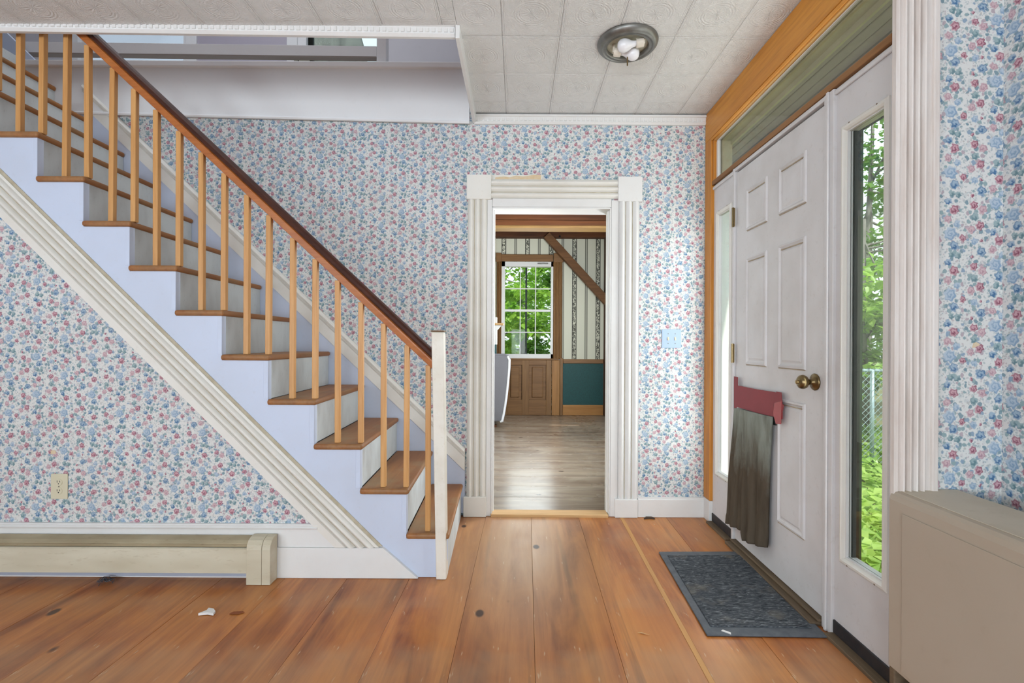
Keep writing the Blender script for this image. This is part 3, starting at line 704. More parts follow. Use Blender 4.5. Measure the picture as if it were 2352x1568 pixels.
# transom
t = thing('window_3', 'long dirty transom pane above the front door', 'window', (XU, 2.2, zr1), kind='structure')
zg = 2.285
mk('pane', box(NB(), 1.192, 1.197, 1.545, 2.915, zr1 + .004, zg), GLASSD, t)
mk('top_glazing_bead', box(NB(), 1.182, 1.200, 1.545, 2.935, zg, zh0 - .008), WHITE, t, bevel=.002)
mk('bottom_glazing_bead', box(NB(), 1.184, 1.200, 1.545, 2.935, zr1, zr1 + .006), WHITE, t, bevel=.001)
mk('side_glazing_bead', box(NB(), 1.182, 1.200, 2.915, 2.94, zr1, zg), WHITE, t, bevel=.002)
mk('exterior_head', box(NB(), 1.205, 1.265, 1.5, 2.97, zg - .005, zg + .045), OLIVE, t, bevel=.004)
mk('exterior_jamb', box(NB(), 1.205, 1.265, 2.91, 2.97, zr1, zg), OLIVE, t, bevel=.004)
mk('exterior_sill', box(NB(), 1.205, 1.29, 1.5, 2.97, zr0 - .02, zr1 + .002), OLIVE, t, bevel=.004)
mk('exterior_head_lip', box(NB(), 1.255, 1.267, 1.5, 2.97, zg - .03, zg - .005), OLIVE, t)
# sidelights
def sidelight(name, label, y0, y1, gy0, gy1, gz0, gz1, dark):
    t = thing(name, label, 'sidelight', (XU, (y0 + y1) / 2, .06), kind='structure')
    bm = NB()
    for a, b, c, d in ((y0, gy0, .06, 2.028), (gy1, y1, .06, 2.028), (gy0, gy1, .06, gz0), (gy0, gy1, gz1, 2.028)): box(bm, XU, XU + (.035 if dark else .019), a, b, c, d)
    bmesh.ops.remove_doubles(bm, verts=bm.verts, dist=1e-5)
    mk('panel_board', bm, WHITE_D, t)
    prof = [(0, 0), (0, .006), (.006, .011), (.014, .012), (.022, .006), (.028, -.01), (.028, -.012), (0, -.001)]
    m = .028
    for e, A, B, e1 in (('top', (gy0 - m, gz1 + m), (gy1 + m, gz1 + m), (0, 0, -1)), ('bottom', (gy0 - m, gz0 - m), (gy1 + m, gz0 - m), (0, 0, 1)),):
        bm = NB(); A3, B3 = Vector((XU, A[0], A[1])), Vector((XU, B[0], B[1]))
        ra = [A3 + Vector(e1) * s + Vector((-h, s, 0)) for s, h in prof]; rb_ = [B3 + Vector(e1) * s + Vector((-h, -s, 0)) for s, h in prof]
        hexa(bm, ra, rb_); mk('glazing_moulding', bm, CREAM, t)
    for sg, yy in ((1, gy0 - m), (-1, gy1 + m)):
        bm = NB(); A3, B3 = Vector((XU, yy, gz0 - m)), Vector((XU, yy, gz1 + m))
        ra = [A3 + Vector((-h, sg * s, s)) for s, h in prof]; rb_ = [B3 + Vector((-h, sg * s, -s)) for s, h in prof]
        hexa(bm, ra, rb_); mk('glazing_moulding', bm, CREAM, t)
    mk('pane', box(NB(), XU + .012, XU + .017, gy0 - .001, gy1 + .001, gz0 - .001, gz1 + .001), GLASS, t)
    if dark:
        mk('exterior_frame', box(NB(), XU + .018, XU + .042, gy1 - .006, gy1 + .03, gz0 - .03, gz1 + .03), DGREEN, t)
        mk('exterior_stop', box(NB(), XU + .042, XU + .052, gy1 - .004, gy1 + .03, gz0 - .03, gz1 + .03), DGREEN2, t)
        mk('exterior_head_frame', box(NB(), XU + .036, XU + .052, gy0 - .02, gy1, gz1 + .002, gz1 + .03), DGREEN, t)
    for yy, zz in ((gy0 + .02, gz0 - .022), (gy1 - .02, gz0 - .022), (gy0 + .02, gz1 + .022), (gy1 - .02, gz1 + .022)):
        bm = NB(); lathe(bm, [(0, -.001), (.0035, -.001), (.0035, .001), (0, .0015)], (XU - .010, yy, zz), (-1, 0, 0), 8); mk('screw_plug', bm, plain('brown_plug', '6d5a46', .7) if not bpy.data.materials.get('brown_plug') else bpy.data.materials['brown_plug'], t)
    mk('top_rail_moulding', box(NB(), XU - .010, XU, y0, y1, 2.002, 2.02), WHITE_D, t, bevel=.004)
    mk('kick_strip', box(NB(), XU - .006, XU + .03, y0, y1, .012, .06), DARKST, t, bevel=.003)
    mk('kick_shoe', box(NB(), XU - .04, XU + .03, y0, y1, -.01, .012), THRESH, t, bevel=.003)
    return t
sidelight('window_1', 'tall sidelight beside the reeded casing, green garden and fence outside', 1.536, 1.826, 1.588, 1.762, .318, 1.842, True)
sidelight('window_2', 'narrow white-glowing sidelight on the hinge side of the front door', 2.685, 2.966, 2.738, 2.888, .33, 1.83, False)
t = thing('trim_8', 'white jamb posts and worn wooden sill of the front door', 'door frame', (XU, 2.27, 0), kind='structure')
for y0, y1 in ((1.826, 1.884), (2.664, 2.685)):
    mk('jamb_post', box(NB(), XU - .012, XU + .05, y0, y1, .0, 2.028), WHITE_D, t, bevel=.003)
mk('jamb_bead', box(NB(), XU - .020, XU - .012, 1.848, 1.862, .0, 2.028), WHITE_D, t, bevel=.003)
mk('jamb_head', box(NB(), XU - .010, XU + .05, 1.884, 2.664, 2.010, 2.028), WHITE_D, t, bevel=.002)
mk('door_sill', box(NB(), 1.125, XU + .06, 1.885, 2.664, -.01, .014), THRESH, t, bevel=.005)
mk('sill_riser', box(NB(), 1.155, XU + .06, 1.885, 2.664, .014, .024), THRESH, t, bevel=.004)
# the door
t = thing('door_1', 'white six-panel front door with brass knob, grubby at the edges', 'door', (XU, 2.27, .026), kind='structure')
dy0, dy1, dz0, dz1 = 1.889, 2.660, .027, 2.001
mk('weatherstrip', box(NB(), XU + .012, XU + .04, 1.886, 2.662, 2.0012, 2.0098), BLACK, t)  # black strip painting the dark gap above the door
mk('door_slab', box(NB(), XU, XU + .042, dy0, dy1, dz0, dz1), WHITE_D, t, bevel=.002)
def rect_rings(bm, y0, y1, z0, z1, X, prof):
    rings = []
    for s, h in prof:
        rings.append([bm.verts.new((X - h, a, b)) for a, b in ((y0 + s, z0 + s), (y1 - s, z0 + s), (y1 - s, z1 - s), (y0 + s, z1 - s))])
    for q, r in zip(rings, rings[1:]):
        for k in range(4): bm.faces.new((q[k], q[(k + 1) % 4], r[(k + 1) % 4], r[k]))
    bm.faces.new(rings[-1]); bm.faces.new(rings[0][::-1])
    return bm
PP = [(0, 0), (.003, .007), (.010, .009), (.016, .003), (.020, .001), (.026, .001), (.036, .006), (.040, .006)]
for (a, b) in ((2.012, 2.222), (2.328, 2.536)):
    for (c, d) in ((1.66, 1.875), (.972, 1.523), (.278, .834)):
        mk('raised_panel', rect_rings(NB(), a, b, c, d, XU, PP), WHITE_D, t)
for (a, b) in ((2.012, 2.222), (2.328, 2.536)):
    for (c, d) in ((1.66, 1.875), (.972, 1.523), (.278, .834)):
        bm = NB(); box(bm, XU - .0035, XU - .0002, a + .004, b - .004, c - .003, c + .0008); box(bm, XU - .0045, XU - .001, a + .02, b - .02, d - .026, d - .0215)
        mk('panel_grime', bm, DIRT_SHADOW, t)  # dirt and shadow lines painted along the panel edges
for zz in (1.762, 1.028, .31):
    h = mk('hinge', box(NB(), XU - .015, XU - .010, 2.655, 2.672, zz - .05, zz + .05), BRASSL, t)
    bm = NB(); tube(bm, [(XU - .019, 2.662, zz - .052), (XU - .019, 2.662, zz + .052)], .006, 10); mk('hinge_pin', bm, BRASS, h, smooth=False)
kp = S(1873, 877, XU)
k = mk('door_knob', lathe(NB(), [(.0, 0), (.033, 0), (.034, .004), (.030, .008), (.024, .009), (.022, .012), (.012, .015), (.011, .028), (.016, .033), (.025, .040), (.0285, .050), (.026, .061), (.018, .068), (.010, .070), (0, .070)], kp, (-1, 0, 0), 36), BRASS, t, smooth=True, label='antique brass knob')
mk('turn_button', lathe(NB(), [(0, .066), (.008, .066), (.008, .076), (.005, .078), (0, .078)], kp, (-1, 0, 0), 16), BRASSL, k)
mk('latch_edge', box(NB(), XU - .001, XU + .04, 1.8845, 1.8885, .03, 2.0), plain('dark_gap_line', '4a3a33', .8), t)
# ---- white reeded casing on the jog wall, beyond it the corner
bm = NB(); x0, x1 = P(2058, 600, 1.37).x, P(2157, 600, 1.37).x
bm.free()
o = reeded('trim_9', x1 - x0, 4, .014, .010, (x0, YF, .20), (x0, YF, 2.5), (1, 0, 0), (0, -1, 0), AGED, None, edge=.012, side=.034, label='worn pinkish white reeded casing facing the room beside the sidelight', cat='casing', kind='structure')
mk('casing_plinth', box(NB(), x0, x1, YF - .02, YF, 0, .199), THRESH, o, bevel=.003)
mk('edge_bead', box(NB(), x1 - .018, x1 + .001, YF - .020, YF, .2, 2.5), AGED, o, bevel=.004)
tp = P(2242, 792, YF - .001)
bm = NB(); prism(bm, [(tp.x + a * .0012, tp.z + b * .0012) for a, b in ((-9, -7), (-6, 4), (0, 7), (9, 1), (4, -2), (-2, -5))], 'y', YF - .0025, YF)
mk('wallpaper_tear', bm, PLASTER, label='small beige tear in the flowered paper right of the reeded casing', cat='wallpaper tear')
tp = P(123, 1038, YS)
bm = NB(); prism(bm, [(tp.x + a * .001, tp.z + b * .001) for a, b in ((-12, -8), (-11, 7), (2, 10), (11, 5), (12, -6), (0, -9))], 'y', YS - .002, YS)
mk('wallpaper_tear', bm, PLASTER, label='small beige tear in the flowered paper above the wall outlet', cat='wallpaper tear')

# ================================================================== STAIRCASE
RISE, RUN, TH = .2035, .2129, .027
SKW = -.026
st = thing('staircase', 'pale blue painted staircase with brown treads, honey balusters and dark handrail', 'staircase', (-.35, 2.65, 0))
N1 = -.282
YT = YB - .022
def nose(i): return N1 - RUN * (i - 1)
def sk(y): return SKW * (y - YS) / (YT - YS)
def tread_mesh(x0, x1):
    bm = NB(); y0, y1 = YS - .014, YT
    prism(bm, [(x0 + sk(y0), y0), (x1 + sk(y0), y0), (x1 + sk(y1), y1), (x0 + sk(y1) - .0, y1)], 'z', -TH, 0)
    return bm
first = None
for i in range(1, 14):
    z = RISE * i
    if i == 1:
        o = mk('tread', tread_mesh(-.225, -.026), TREAD, st, bevel=.011, seg=3); o.location = (nose(1), 0, z); continue
    if first is None:
        first = o = mk('tread', tread_mesh(-.2255, 0), TREAD, st, bevel=.011, seg=3)
    else:
        o = first.copy(); col.objects.link(o)
    o.location = (nose(i), 0, z)
for p in (o for o in bpy.data.objects if o.name.startswith('tread')):
    for f in p.data.polygons: f.use_smooth = False
first = None
for i in range(1, 15):
    if first is None or i == 2:
        bm = NB(); x1 = -.012 if i > 1 else -.038
        prism(bm, [(x1 - .018 + sk(YS), YS + .002), (x1 + sk(YS), YS + .002), (x1 + sk(YT), YT), (x1 - .018 + sk(YT), YT)], 'z', 0.0, RISE - TH)
        first = o = mk('riser', bm, RISER, st)
    else:
        o = first.copy(); col.objects.link(o)
    o.location = (nose(i), 0, RISE * (i - 1))
# front stringer: saw-tooth above, slant below
pts = []
xr = [nose(i) - .012 for i in range(1, 15)]; xr[0] = -.320
pts.append((xr[0], 0.0))
for i in range(1, 14):
    zz = RISE * i - TH
    pts.append((xr[i - 1], zz)); pts.append((xr[i], zz))
    if i < 13: pts.append((xr[i], RISE * i)) if False else None
pts.append((xr[13], zline(mid0, mid1, xr[13])))
pts.append((xline(mid0, mid1, 0), 0.0))
pts = [p for p in pts if p]
bm = NB(); prism(bm, pts, 'y', YS, YS + .03); mk('stringer', bm, BLUEW, st)
first = None
for i in range(2, 12):
    if first is None:
        bm = NB(); box(bm, -.020, .0, YS - .0015, YS, -.0, RISE - TH); first = o = mk('riser_end', bm, BLUEW, st, bevel=.0008, seg=1)
    else: o = first.copy(); col.objects.link(o)
    o.location = (xr[i - 1], 0, RISE * (i - 1))
# slanted reeded casing below the stringer
d = (c_u1 - c_u0).normalized(); nrm = Vector((-d.z, 0, d.x)) * -1      # points down-left
if nrm.z > 0: nrm = -nrm
wd = abs((c_l0 - c_u0).dot(nrm))
A0 = Vector((c_u0.x, YS, c_u0.z)); B0 = Vector((c_u1.x, YS, c_u1.z))
prof = [(0, 0), (0, .012), (.012, .012)]
for i in range(3):
    s0 = .012 + i * .031
    for k in range(7):
        tt = k / 6; prof.append((s0 + .031 * (.05 + .9 * tt), .004 + .020 * math.sin(PI * (.05 + .9 * tt))))
prof += [(.107, .016), (wd, .016), (wd, 0)]
bm = NB(); sweep(bm, prof, A0 - d * 1.6, B0, nrm, (0, -1, 0), (0, -3.6), (2, zc + .0015))
mk('slanted_casing', bm, CREAM, st)
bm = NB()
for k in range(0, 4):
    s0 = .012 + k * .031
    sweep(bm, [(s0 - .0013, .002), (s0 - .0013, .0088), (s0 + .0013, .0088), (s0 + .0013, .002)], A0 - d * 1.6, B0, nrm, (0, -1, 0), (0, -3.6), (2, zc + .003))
sweep(bm, [(-.012, 0), (-.012, .004), (.0, .006), (.0, 0)], A0 - d * 1.6, B0, nrm, (0, -1, 0), (0, -3.6), (2, zc + .003))  # strip painting the shadow line along the casing's upper edge
mk('groove_grime', bm, GRIME_SHADOW, st)
# wall string above the treads
w_u0, w_u1 = P(267, 263, YB), P(1066, 1026, YB)
w_l0, w_l1 = P(214, 263, YB), P(1066, 1078, YB)
yw = YB - .02
e_ = P(1068, 1100, YB).x
bm = NB(); zf = lambda x: zline(w_l0, w_l1, x)
prism(bm, [(e_, .02), (e_, zf(e_)), (-3.4, zf(-3.4)), (-3.4, zf(-3.4) - .75), (-.9, .02)], 'y', yw, YB); mk('wall_string', bm, BLUEW, st)
dd = (w_u1 - w_u0).normalized(); nn = Vector((-dd.z, 0, dd.x))
if nn.z > 0: nn = -nn
ww = abs((w_l0 - w_u0).dot(nn))
prof = [(0, 0), (0, .020), (.006, .032), (.014, .036), (.022, .032), (.028, .026), (.030, .030), (.036, .026), (.040, .022), (ww, .024), (ww, 0)]
bm = NB(); sweep(bm, prof, w_u0 - dd * 1.2, w_u1, nn, (0, -1, 0), (0, -2.7), (0, e_)); mk('wall_string_cap', bm, CREAM, st)
# handrail
r_l0, r_l1 = P(177, 82, 2.268), P(992, 847, 2.268)
r_u0, r_u1 = P(222, 82, 2.268), P(992, 802, 2.268)
rd = (r_l1 - r_l0).normalized(); rn_ = Vector((-rd.z, 0, rd.x))
if rn_.z < 0: rn_ = -rn_
rh = abs((r_u1 - r_l1).dot(rn_))
def railp(pts): return pts
A_ = Vector((r_l0.x, 2.297, r_l0.z)); B_ = Vector((r_l1.x, 2.297, r_l1.z))
lo = [(0, -.022), (.002, -.027), (.024, -.031), (.030, -.031), (.032, -.026), (.034, -.024), (.034, .024), (.032, .026), (.030, .031), (.024, .031), (.002, .027), (0, .022)]
up = [(.034, -.024), (.036, -.029), (.042, -.0315), (rh - .014, -.029), (rh - .005, -.021), (rh, -.008), (rh, .008), (rh - .005, .021), (rh - .014, .029), (.042, .0315), (.036, .029), (.034, .024)]
xe_ = P(1000, 847, 2.297).x
hr = mk('handrail', sweep(NB(), up, A_ - rd * 1.5, B_, rn_, (0, 1, 0), (0, -3.35), (0, xe_)), RAIL, st, label='dark mahogany handrail')
mk('lower_moulding', sweep(NB(), lo, A_ - rd * 1.5, B_, rn_, (0, 1, 0), (0, -3.35), (0, xe_)), RAIL2, hr)
# balusters
bu = {1: (983,), 2: (881, 933), 3: (776, 829), 4: (672, 724), 5: (567, 617), 6: (464, 515), 7: (360, 412), 8: (258, 309), 9: (152, 203), 10: (46, 98), 11: (-60, -6), 12: (-164, -112)}
for i, us in bu.items():
    for u in us:
        zz = RISE * i
        vv = V0 - (zz - H) * F / 2.285
        x = P(u, vv, 2.285).x
        zt = r_l0.z + (r_l1.z - r_l0.z) * (x - r_l0.x) / (r_l1.x - r_l0.x) + .012
        bm = NB(); hw = .0118; lean = random.uniform(-.004, .004)
        hexa(bm, [(x - hw, 2.285 - hw, zz), (x + hw, 2.285 - hw, zz), (x + hw, 2.285 + hw, zz), (x - hw, 2.285 + hw, zz)],
             [(x - hw + lean, 2.285 - hw, zt - hw), (x + hw + lean, 2.285 - hw, zt - hw), (x + hw + lean, 2.285 + hw, zt - hw), (x - hw + lean, 2.285 + hw, zt - hw)])
        mk('baluster', bm, BALU, st, bevel=.003, seg=2)
# newel
n0, n1 = P(1001.5, 1322, 2.235), P(1025, 1322, 2.235); m0, m1 = P(990.5, 762, 2.235), P(1018.5, 762, 2.235)
bm = NB(); hexa(bm, [(n0.x, 2.235, 0), (n1.x, 2.235, 0), (n1.x, 2.30, 0), (n0.x, 2.30, 0)], [(m0.x, 2.235, m0.z), (m1.x, 2.235, m0.z), (m1.x, 2.30, m0.z), (m0.x, 2.30, m0.z)])
nw = mk('newel_post', bm, NEWELP, st, bevel=.004, label='chipped white newel post')
mk('newel_cap', box(NB(), m0.x - .003, m1.x + .003, 2.232, 2.303, m0.z + .001, m0.z + .007), plain('brown_end_grain', '7d6146', .7), nw, bevel=.002)

# ================================================================== THINGS IN THE HALL
# baseboard heater
t = thing('baseboard_heater', 'long beige hot-water baseboard heater under the stair wall', 'heater', (-1.9, 2.2, 0))
XH0, XH1 = -3.3, P(566, 1300, 2.18).x
mk('back_panel', box(NB(), XH0, XH1 + .08, 2.232, 2.241, .012, .185), plain('blue_grey_heater_back', 'aeb4c4', .5), t)
bm = NB(); prism(bm, [(2.241, .196), (2.205, .188), (2.190, .180), (2.190, .174), (2.206, .181), (2.241, .189)], 'x', XH0, XH1 + .05); mk('top_hood', bm, HEATT, t)
bm = NB(); prism(bm, [(2.188, .176), (2.186, .176), (2.194, .160), (2.196, .160)], 'x', XH0, XH1 + .02); mk('damper_blade', bm, HEATT, t)
bm = NB(); prism(bm, [(2.180, .157), (2.188, .161), (2.190, .157), (2.184, .150), (2.184, .056), (2.192, .050), (2.180, .050)], 'x', XH0, XH1 + .03); mk('front_panel', bm, HEAT, t)
xa, xm, xz = XH1, P(600.6, 1300, 2.178).x, P(620.5, 1300, 2.178).x
ec = [(2.242, .0), (2.242, .203), (2.215, .200), (2.194, .192), (2.182, .176), (2.177, .155), (2.177, .0)]
for x0, x1 in ((xa, xm - .0006), (xm + .0006, xz)):
    bm = NB(); prism(bm, ec, 'x', x0, x1); mk('end_cap', bm, HEAT, t, bevel=.002)
# radiator cover on the right
t = thing('radiator_cover', 'large taupe metal radiator cover in the lower right corner', 'radiator cover', (1.14, .85, .0))
X0, X1, Y0, Y1, Z0, Z1 = P(2041, 1130, 1.385).x, 1.236, .30, 1.384, .180, P(2045, 1124, 1.385).z
prof = [(X0, Z0), (X0, Z1 - .022), (X0 + .004, Z1 - .010), (X0 + .011, Z1 - .003), (X0 + .022, Z1), (X1, Z1), (X1, Z1 - .004), (X0 + .022, Z1 - .004), (X0 + .006, Z1 - .020), (X0 + .006, Z0)]
bm = NB(); prism(bm, [(X0, Z0), (X0, Z1 - .024), (X0 + .004, Z1 - .011), (X0 + .011, Z1 - .003), (X0 + .024, Z1), (X1, Z1), (X1, Z0)], 'y', Y0, Y1); o = mk('cover_body', bm, RADI, t, bevel=.003)
mk('front_panel', box(NB(), X0 - .003, X0, Y0 + .03, Y1 - .05, Z0 + .01, Z1 - .05), RADI, t, bevel=.0025)
mk('cover_top', box(NB(), X0 + .022, X1, Y0, Y1, Z1, Z1 + .0015), RADT, t)
mk('wall_ledge', box(NB(), X1, XR - .001, Y0, Y1 - .05, Z1 - .060, Z1 - .045), plain('brown_ledge', '8d7f70', .7), t)
for yy in (Y0 + .05, Y1 - .08): mk('foot', box(NB(), X0 + .02, X1, yy - .02, yy + .02, 0, Z0), plain('dark_foot', '5a5048', .7), t)
mk('base_board', box(NB(), X0 + .05, X1, Y0, Y1, .0, .10), THRESH, t)
# ceiling light
fc = Vector((.511, 2.322, CEIL))
t = thing('ceiling_light', 'grey round ceiling light with bare bulbs and no shade', 'ceiling light', fc)
mk('pewter_ring', lathe(NB(), [(.100, .0), (.140, 0), (.142, -.006), (.139, -.016), (.130, -.026), (.120, -.031), (.114, -.030), (.112, -.027), (.108, -.029), (.104, -.027), (.101, -.030), (.097, -.028), (.096, -.010)], fc, (0, 0, 1), 56, closed=True), PEWTER, t, smooth=True)
mk('enamel_pan', lathe(NB(), [(.0, -.006), (.085, -.006), (.0975, -.012), (.0975, -.002), (0, -.002)], fc, (0, 0, 1), 40), FIXW, t, smooth=True)
rod = mk('threaded_rod', tube(NB(), [fc + Vector((0, 0, -.006)), fc + Vector((0, 0, -.112))], .0034, 10), BRASS, t)
def bulb(p, dr, lab):
    dr = Vector(dr).normalized()
    s = mk('lamp_socket', lathe(NB(), [(0, 0), (.019, 0), (.020, .004), (.020, .030), (.018, .034), (0, .034)], p, dr, 20), CERAM, t, smooth=False)
    mk('light_bulb', lathe(NB(), [(0, .030), (.012, .030), (.0135, .045), (.016, .055), (.024, .068), (.0295, .082), (.030, .092), (.027, .105), (.019, .115), (.009, .119), (0, .120)], p, dr, 24), BULB, t, smooth=True, label=lab)
    mk('socket_bracket', box(NB(), p[0] - .006, p[0] + .006, p[1] - .006, p[1] + .006, p[2] - .006, CEIL - .004), CERAM, t)
bulb(fc + Vector((.062, -.056, -.034)), (-1, .12, -.12), 'frosted bulb pointing left')
bulb(fc + Vector((-.062, .012, -.040)), (1, -.10, -.16), 'frosted bulb pointing right')
# switch plate, outlet
p0, p1 = P(1520, 756, YB), P(1564, 799, YB)
t = thing('light_switch', 'pale blue double switch plate between doorway and front door', 'light switch', ((p0.x + p1.x) / 2, YB, (p0.z + p1.z) / 2))
mk('plate', box(NB(), p0.x, p1.x, YB - .006, YB - .0005, p1.z, p0.z), PLATEB, t, bevel=.003)
cx, cz = (p0.x + p1.x) / 2, (p0.z + p1.z) / 2
for s in (-1, 1):
    x = cx + s * .022
    bm = NB(); hexa(bm, [(x - .005, YB - .006, cz - .011), (x + .005, YB - .006, cz - .011), (x + .005, YB - .006, cz + .011), (x - .005, YB - .006, cz + .011)], [(x - .004, YB - .014, cz - .010), (x + .004, YB - .014, cz - .010), (x + .004, YB - .010, cz + .004), (x - .004, YB - .010, cz + .004)])
    mk('toggle', bm, IVORY, t)
    for dz in (-.030, .030): mk('screw', lathe(NB(), [(0, 0), (.003, 0), (.003, .0012), (0, .0015)], (x, YB - .006, cz + dz), (0, -1, 0), 8), PEWTER, t)
p0, p1 = P(119, 1087, YS), P(157, 1145, YS)
t = thing('wall_outlet', 'ivory duplex wall outlet above the baseboard heater', 'outlet', ((p0.x + p1.x) / 2, YS, (p0.z + p1.z) / 2))
mk('plate', box(NB(), p0.x, p1.x, YS - .006, YS - .0005, p1.z, p0.z), IVORY, t, bevel=.003)
cx, cz = (p0.x + p1.x) / 2, (p0.z + p1.z) / 2
for s in (-1, 1):
    f = mk('receptacle', lathe(NB(), [(0, 0), (.0165, 0), (.016, .002), (0, .002)], (cx, YS - .006, cz + s * .020), (0, -1, 0), 24), IVORY, t)
    for dx, hh in ((-.006, .004), (.006, .003)): mk('slot', box(NB(), cx + dx - .0011, cx + dx + .0011, YS - .0085, YS - .0079, cz + s * .020 + .002 - hh, cz + s * .020 + .002 + hh + .002), BLACK, f)
    mk('ground_hole', lathe(NB(), [(0, 0), (.0025, 0), (.0025, .0006), (0, .0006)], (cx, YS - .0079, cz + s * .020 - .007), (0, -1, 0), 10), BLACK, f)
mk('screw', lathe(NB(), [(0, 0), (.0028, 0), (.0028, .001), (0, .0013)], (cx, YS - .006, cz), (0, -1, 0), 10), PEWTER, t)
# door mat
q = [G(1513, 1266, .008), G(1704, 1265.5, .008), G(1902, 1461, .008), G(1624, 1457, .008)]
mc = sum(q, Vector()) / 4
t = thing('door_mat', 'dirty dark grey rubber-backed mat on the floor before the front door', 'door mat', (mc.x, mc.y, .0))
bm = NB(); hexa(bm, [(p.x, p.y, .001) for p in q], [(p.x, p.y, .008) for p in q]); mk('rubber_border', bm, MATB, t, bevel=.003)
ins = [mc + (p - mc) * f for p, f in zip(q, (.86, .86, .86, .86))]
bm = NB(); hexa(bm, [(p.x, p.y, .0075) for p in ins], [(p.x, p.y, .0125) for p in ins]); mk('fibre_field', bm, MATF, t, bevel=.003)
# strips of tape on the door
t = thing('red_tape', 'strips of red tape holding cloth to the front door', 'tape', (XU - .01, 2.45, .9))
XT = XU - .0095
def tape(name, uv, mat, dx=0.0, label=None):
    pts = [S(u, v, XT - dx) for u, v in uv]
    bm = NB(); hexa(bm, [(XT - dx - .0006, p.y, p.z) for p in pts], [(XT - dx + .0006, p.y, p.z) for p in pts]); return mk(name, bm, mat, t, label=label)
tape('tape_strip', [(1686, 864), (1695, 866), (1694, 934), (1686, 941)], TAPE, .0105)
tape('tape_strip', [(1695, 885), (1740, 894), (1785, 901), (1786, 930), (1783, 958), (1740, 948), (1692, 934)], TAPE, .012)
tape('tape_strip', [(1783, 899), (1795, 901), (1797, 926), (1801, 931), (1798, 945), (1798, 962), (1792, 963), (1784, 962)], TAPE, .013)
tape('tape_strip', [(1779, 925), (1796, 921), (1794, 974), (1782, 973), (1776, 950)], TAPE2, .014, label='glossy brighter red strip')
# hanging garment
t = thing('hanging_trousers', 'stained grey-brown trouser cloth taped to the front door by its top', 'cloth', (XU - .02, 2.45, .3))
def drape(name, rows, X, amp, ph, thick=.008, nu=34, nv=44):
    # rows: list of (t, (uL,vL), (uR,vR)) from top to bottom
    def edge(tv, k):
        for (t0, *e0), (t1, *e1) in zip(rows, rows[1:]):
            if tv <= t1 + 1e-9:
                f = (tv - t0) / (t1 - t0); f = f * f * (3 - 2 * f) * .5 + f * .5
                return (e0[k][0] + (e1[k][0] - e0[k][0]) * f, e0[k][1] + (e1[k][1] - e0[k][1]) * f)
        return rows[-1][1 + k]
    bm = NB(); fr, bk = [], []
    for j in range(nv + 1):
        tv = j / nv; L, R = S(*edge(tv, 0), X), S(*edge(tv, 1), X); a, b = [], []
        for i in range(nu + 1):
            s = i / nu; p = L + (R - L) * s
            h = amp * (.35 + .65 * tv ** .6) * (math.sin(s * 15 + ph + 1.1 * math.sin(tv * 3 + ph)) * .5 + math.sin(s * 31 + tv * 2.2 + ph) * .22 + .55)
            h += .010 * math.sin(PI * s) * tv
            h *= min(1, s * 9 + .15, (1 - s) * 9 + .15)
            hem = .003 if tv > .90 else 0.0
            a.append(bm.verts.new((p.x - thick - h - hem, p.y, p.z))); b.append(bm.verts.new((p.x - h * .8, p.y, p.z)))
        fr.append(a); bk.append(b)
    for j in range(nv):
        for i in range(nu):
            bm.faces.new((fr[j][i], fr[j][i + 1], fr[j + 1][i + 1], fr[j + 1][i])); bm.faces.new((bk[j][i], bk[j + 1][i], bk[j + 1][i + 1], bk[j][i + 1]))
        for i, o in ((0, 0), (nu, 0)): bm.faces.new((fr[j][i], fr[j + 1][i], bk[j + 1][i], bk[j][i]))
    for j in (0, nv):
        for i in range(nu): bm.faces.new((fr[j][i], fr[j][i + 1], bk[j][i + 1], bk[j][i]))
    return mk(name, bm, CLOTH, t, smooth=True)
drape('trouser_leg', [(0, (1690, 936), (1728, 946)), (.25, (1685.5, 1003), (1726, 1010)), (.58, (1677, 1097), (1718, 1100)), (1, (1674, 1199), (1712, 1219))], XU - .0125, .016, .4)
drape('trouser_leg', [(0, (1705, 939), (1777, 957)), (.35, (1709, 1040), (1771, 1050)), (.7, (1710, 1140), (1768, 1160)), (.94, (1712, 1222), (1766, 1246)), (1, (1716, 1240), (1764, 1257))], XU - .0155, .020, 2.2, .011)
bm = NB(); pts = [S(u, v, XU - .0105) for u, v in ((1772, 957), (1782, 955), (1783, 977), (1773, 974))]
hexa(bm, [(XU - .012, p.y, p.z) for p in pts], [(XU - .0098, p.y, p.z) for p in pts]); mk('waistband_patch', bm, BLACK, t, label='black patch of the waistband')
# floor litter
def flake(name, u, v, pts, s, mat, label, cat, h=.004):
    p = G(u, v); bm = NB(); prism(bm, [(p.x + a * s, p.y + b * s) for a, b in pts], 'z', .0008, h); return mk(name, bm, mat, bevel=.0006, seg=1, label=label, cat=cat)
shp = [(-1, -.5), (-.4, .3), (-.5, .9), (.3, .7), (.9, .1), (1, -.5), (.1, -.3)]
flake('paint_flake', 478, 1409, shp, .030, WHITE, 'curled white paint flake on the orange boards below the heater end', 'paint flake', .010)
flake('paint_flake', 1668, 1456, [(-1, .4), (-.5, .7), (.9, -.4), (.7, -1)], .016, WHITE, 'small white paint chip at the near edge of the door mat', 'paint flake', .011)
flake('bark_chip', 545, 1408, [(-1, -.3), (-.7, .3), (.6, .4), (1, .1), (.3, -.35)], .028, plain('reddish_chip', '8a4a22', .7), 'flat reddish brown chip on the floor right of the paint flake', 'wood chip', .003)
flake('paint_flake', 1478, 1455, [(-1, .3), (-.2, .25), (1, -.5), (.3, -.2)], .022, BARE, 'thin pale splinter on the floor left of the door mat', 'splinter', .003)
flake('dead_leaf', 1490, 1190, shp, .035, plain('dead_leaf_brown', '4a382b', .8), 'dark dead leaf against the white baseboard right of the doorway', 'leaf', .006)
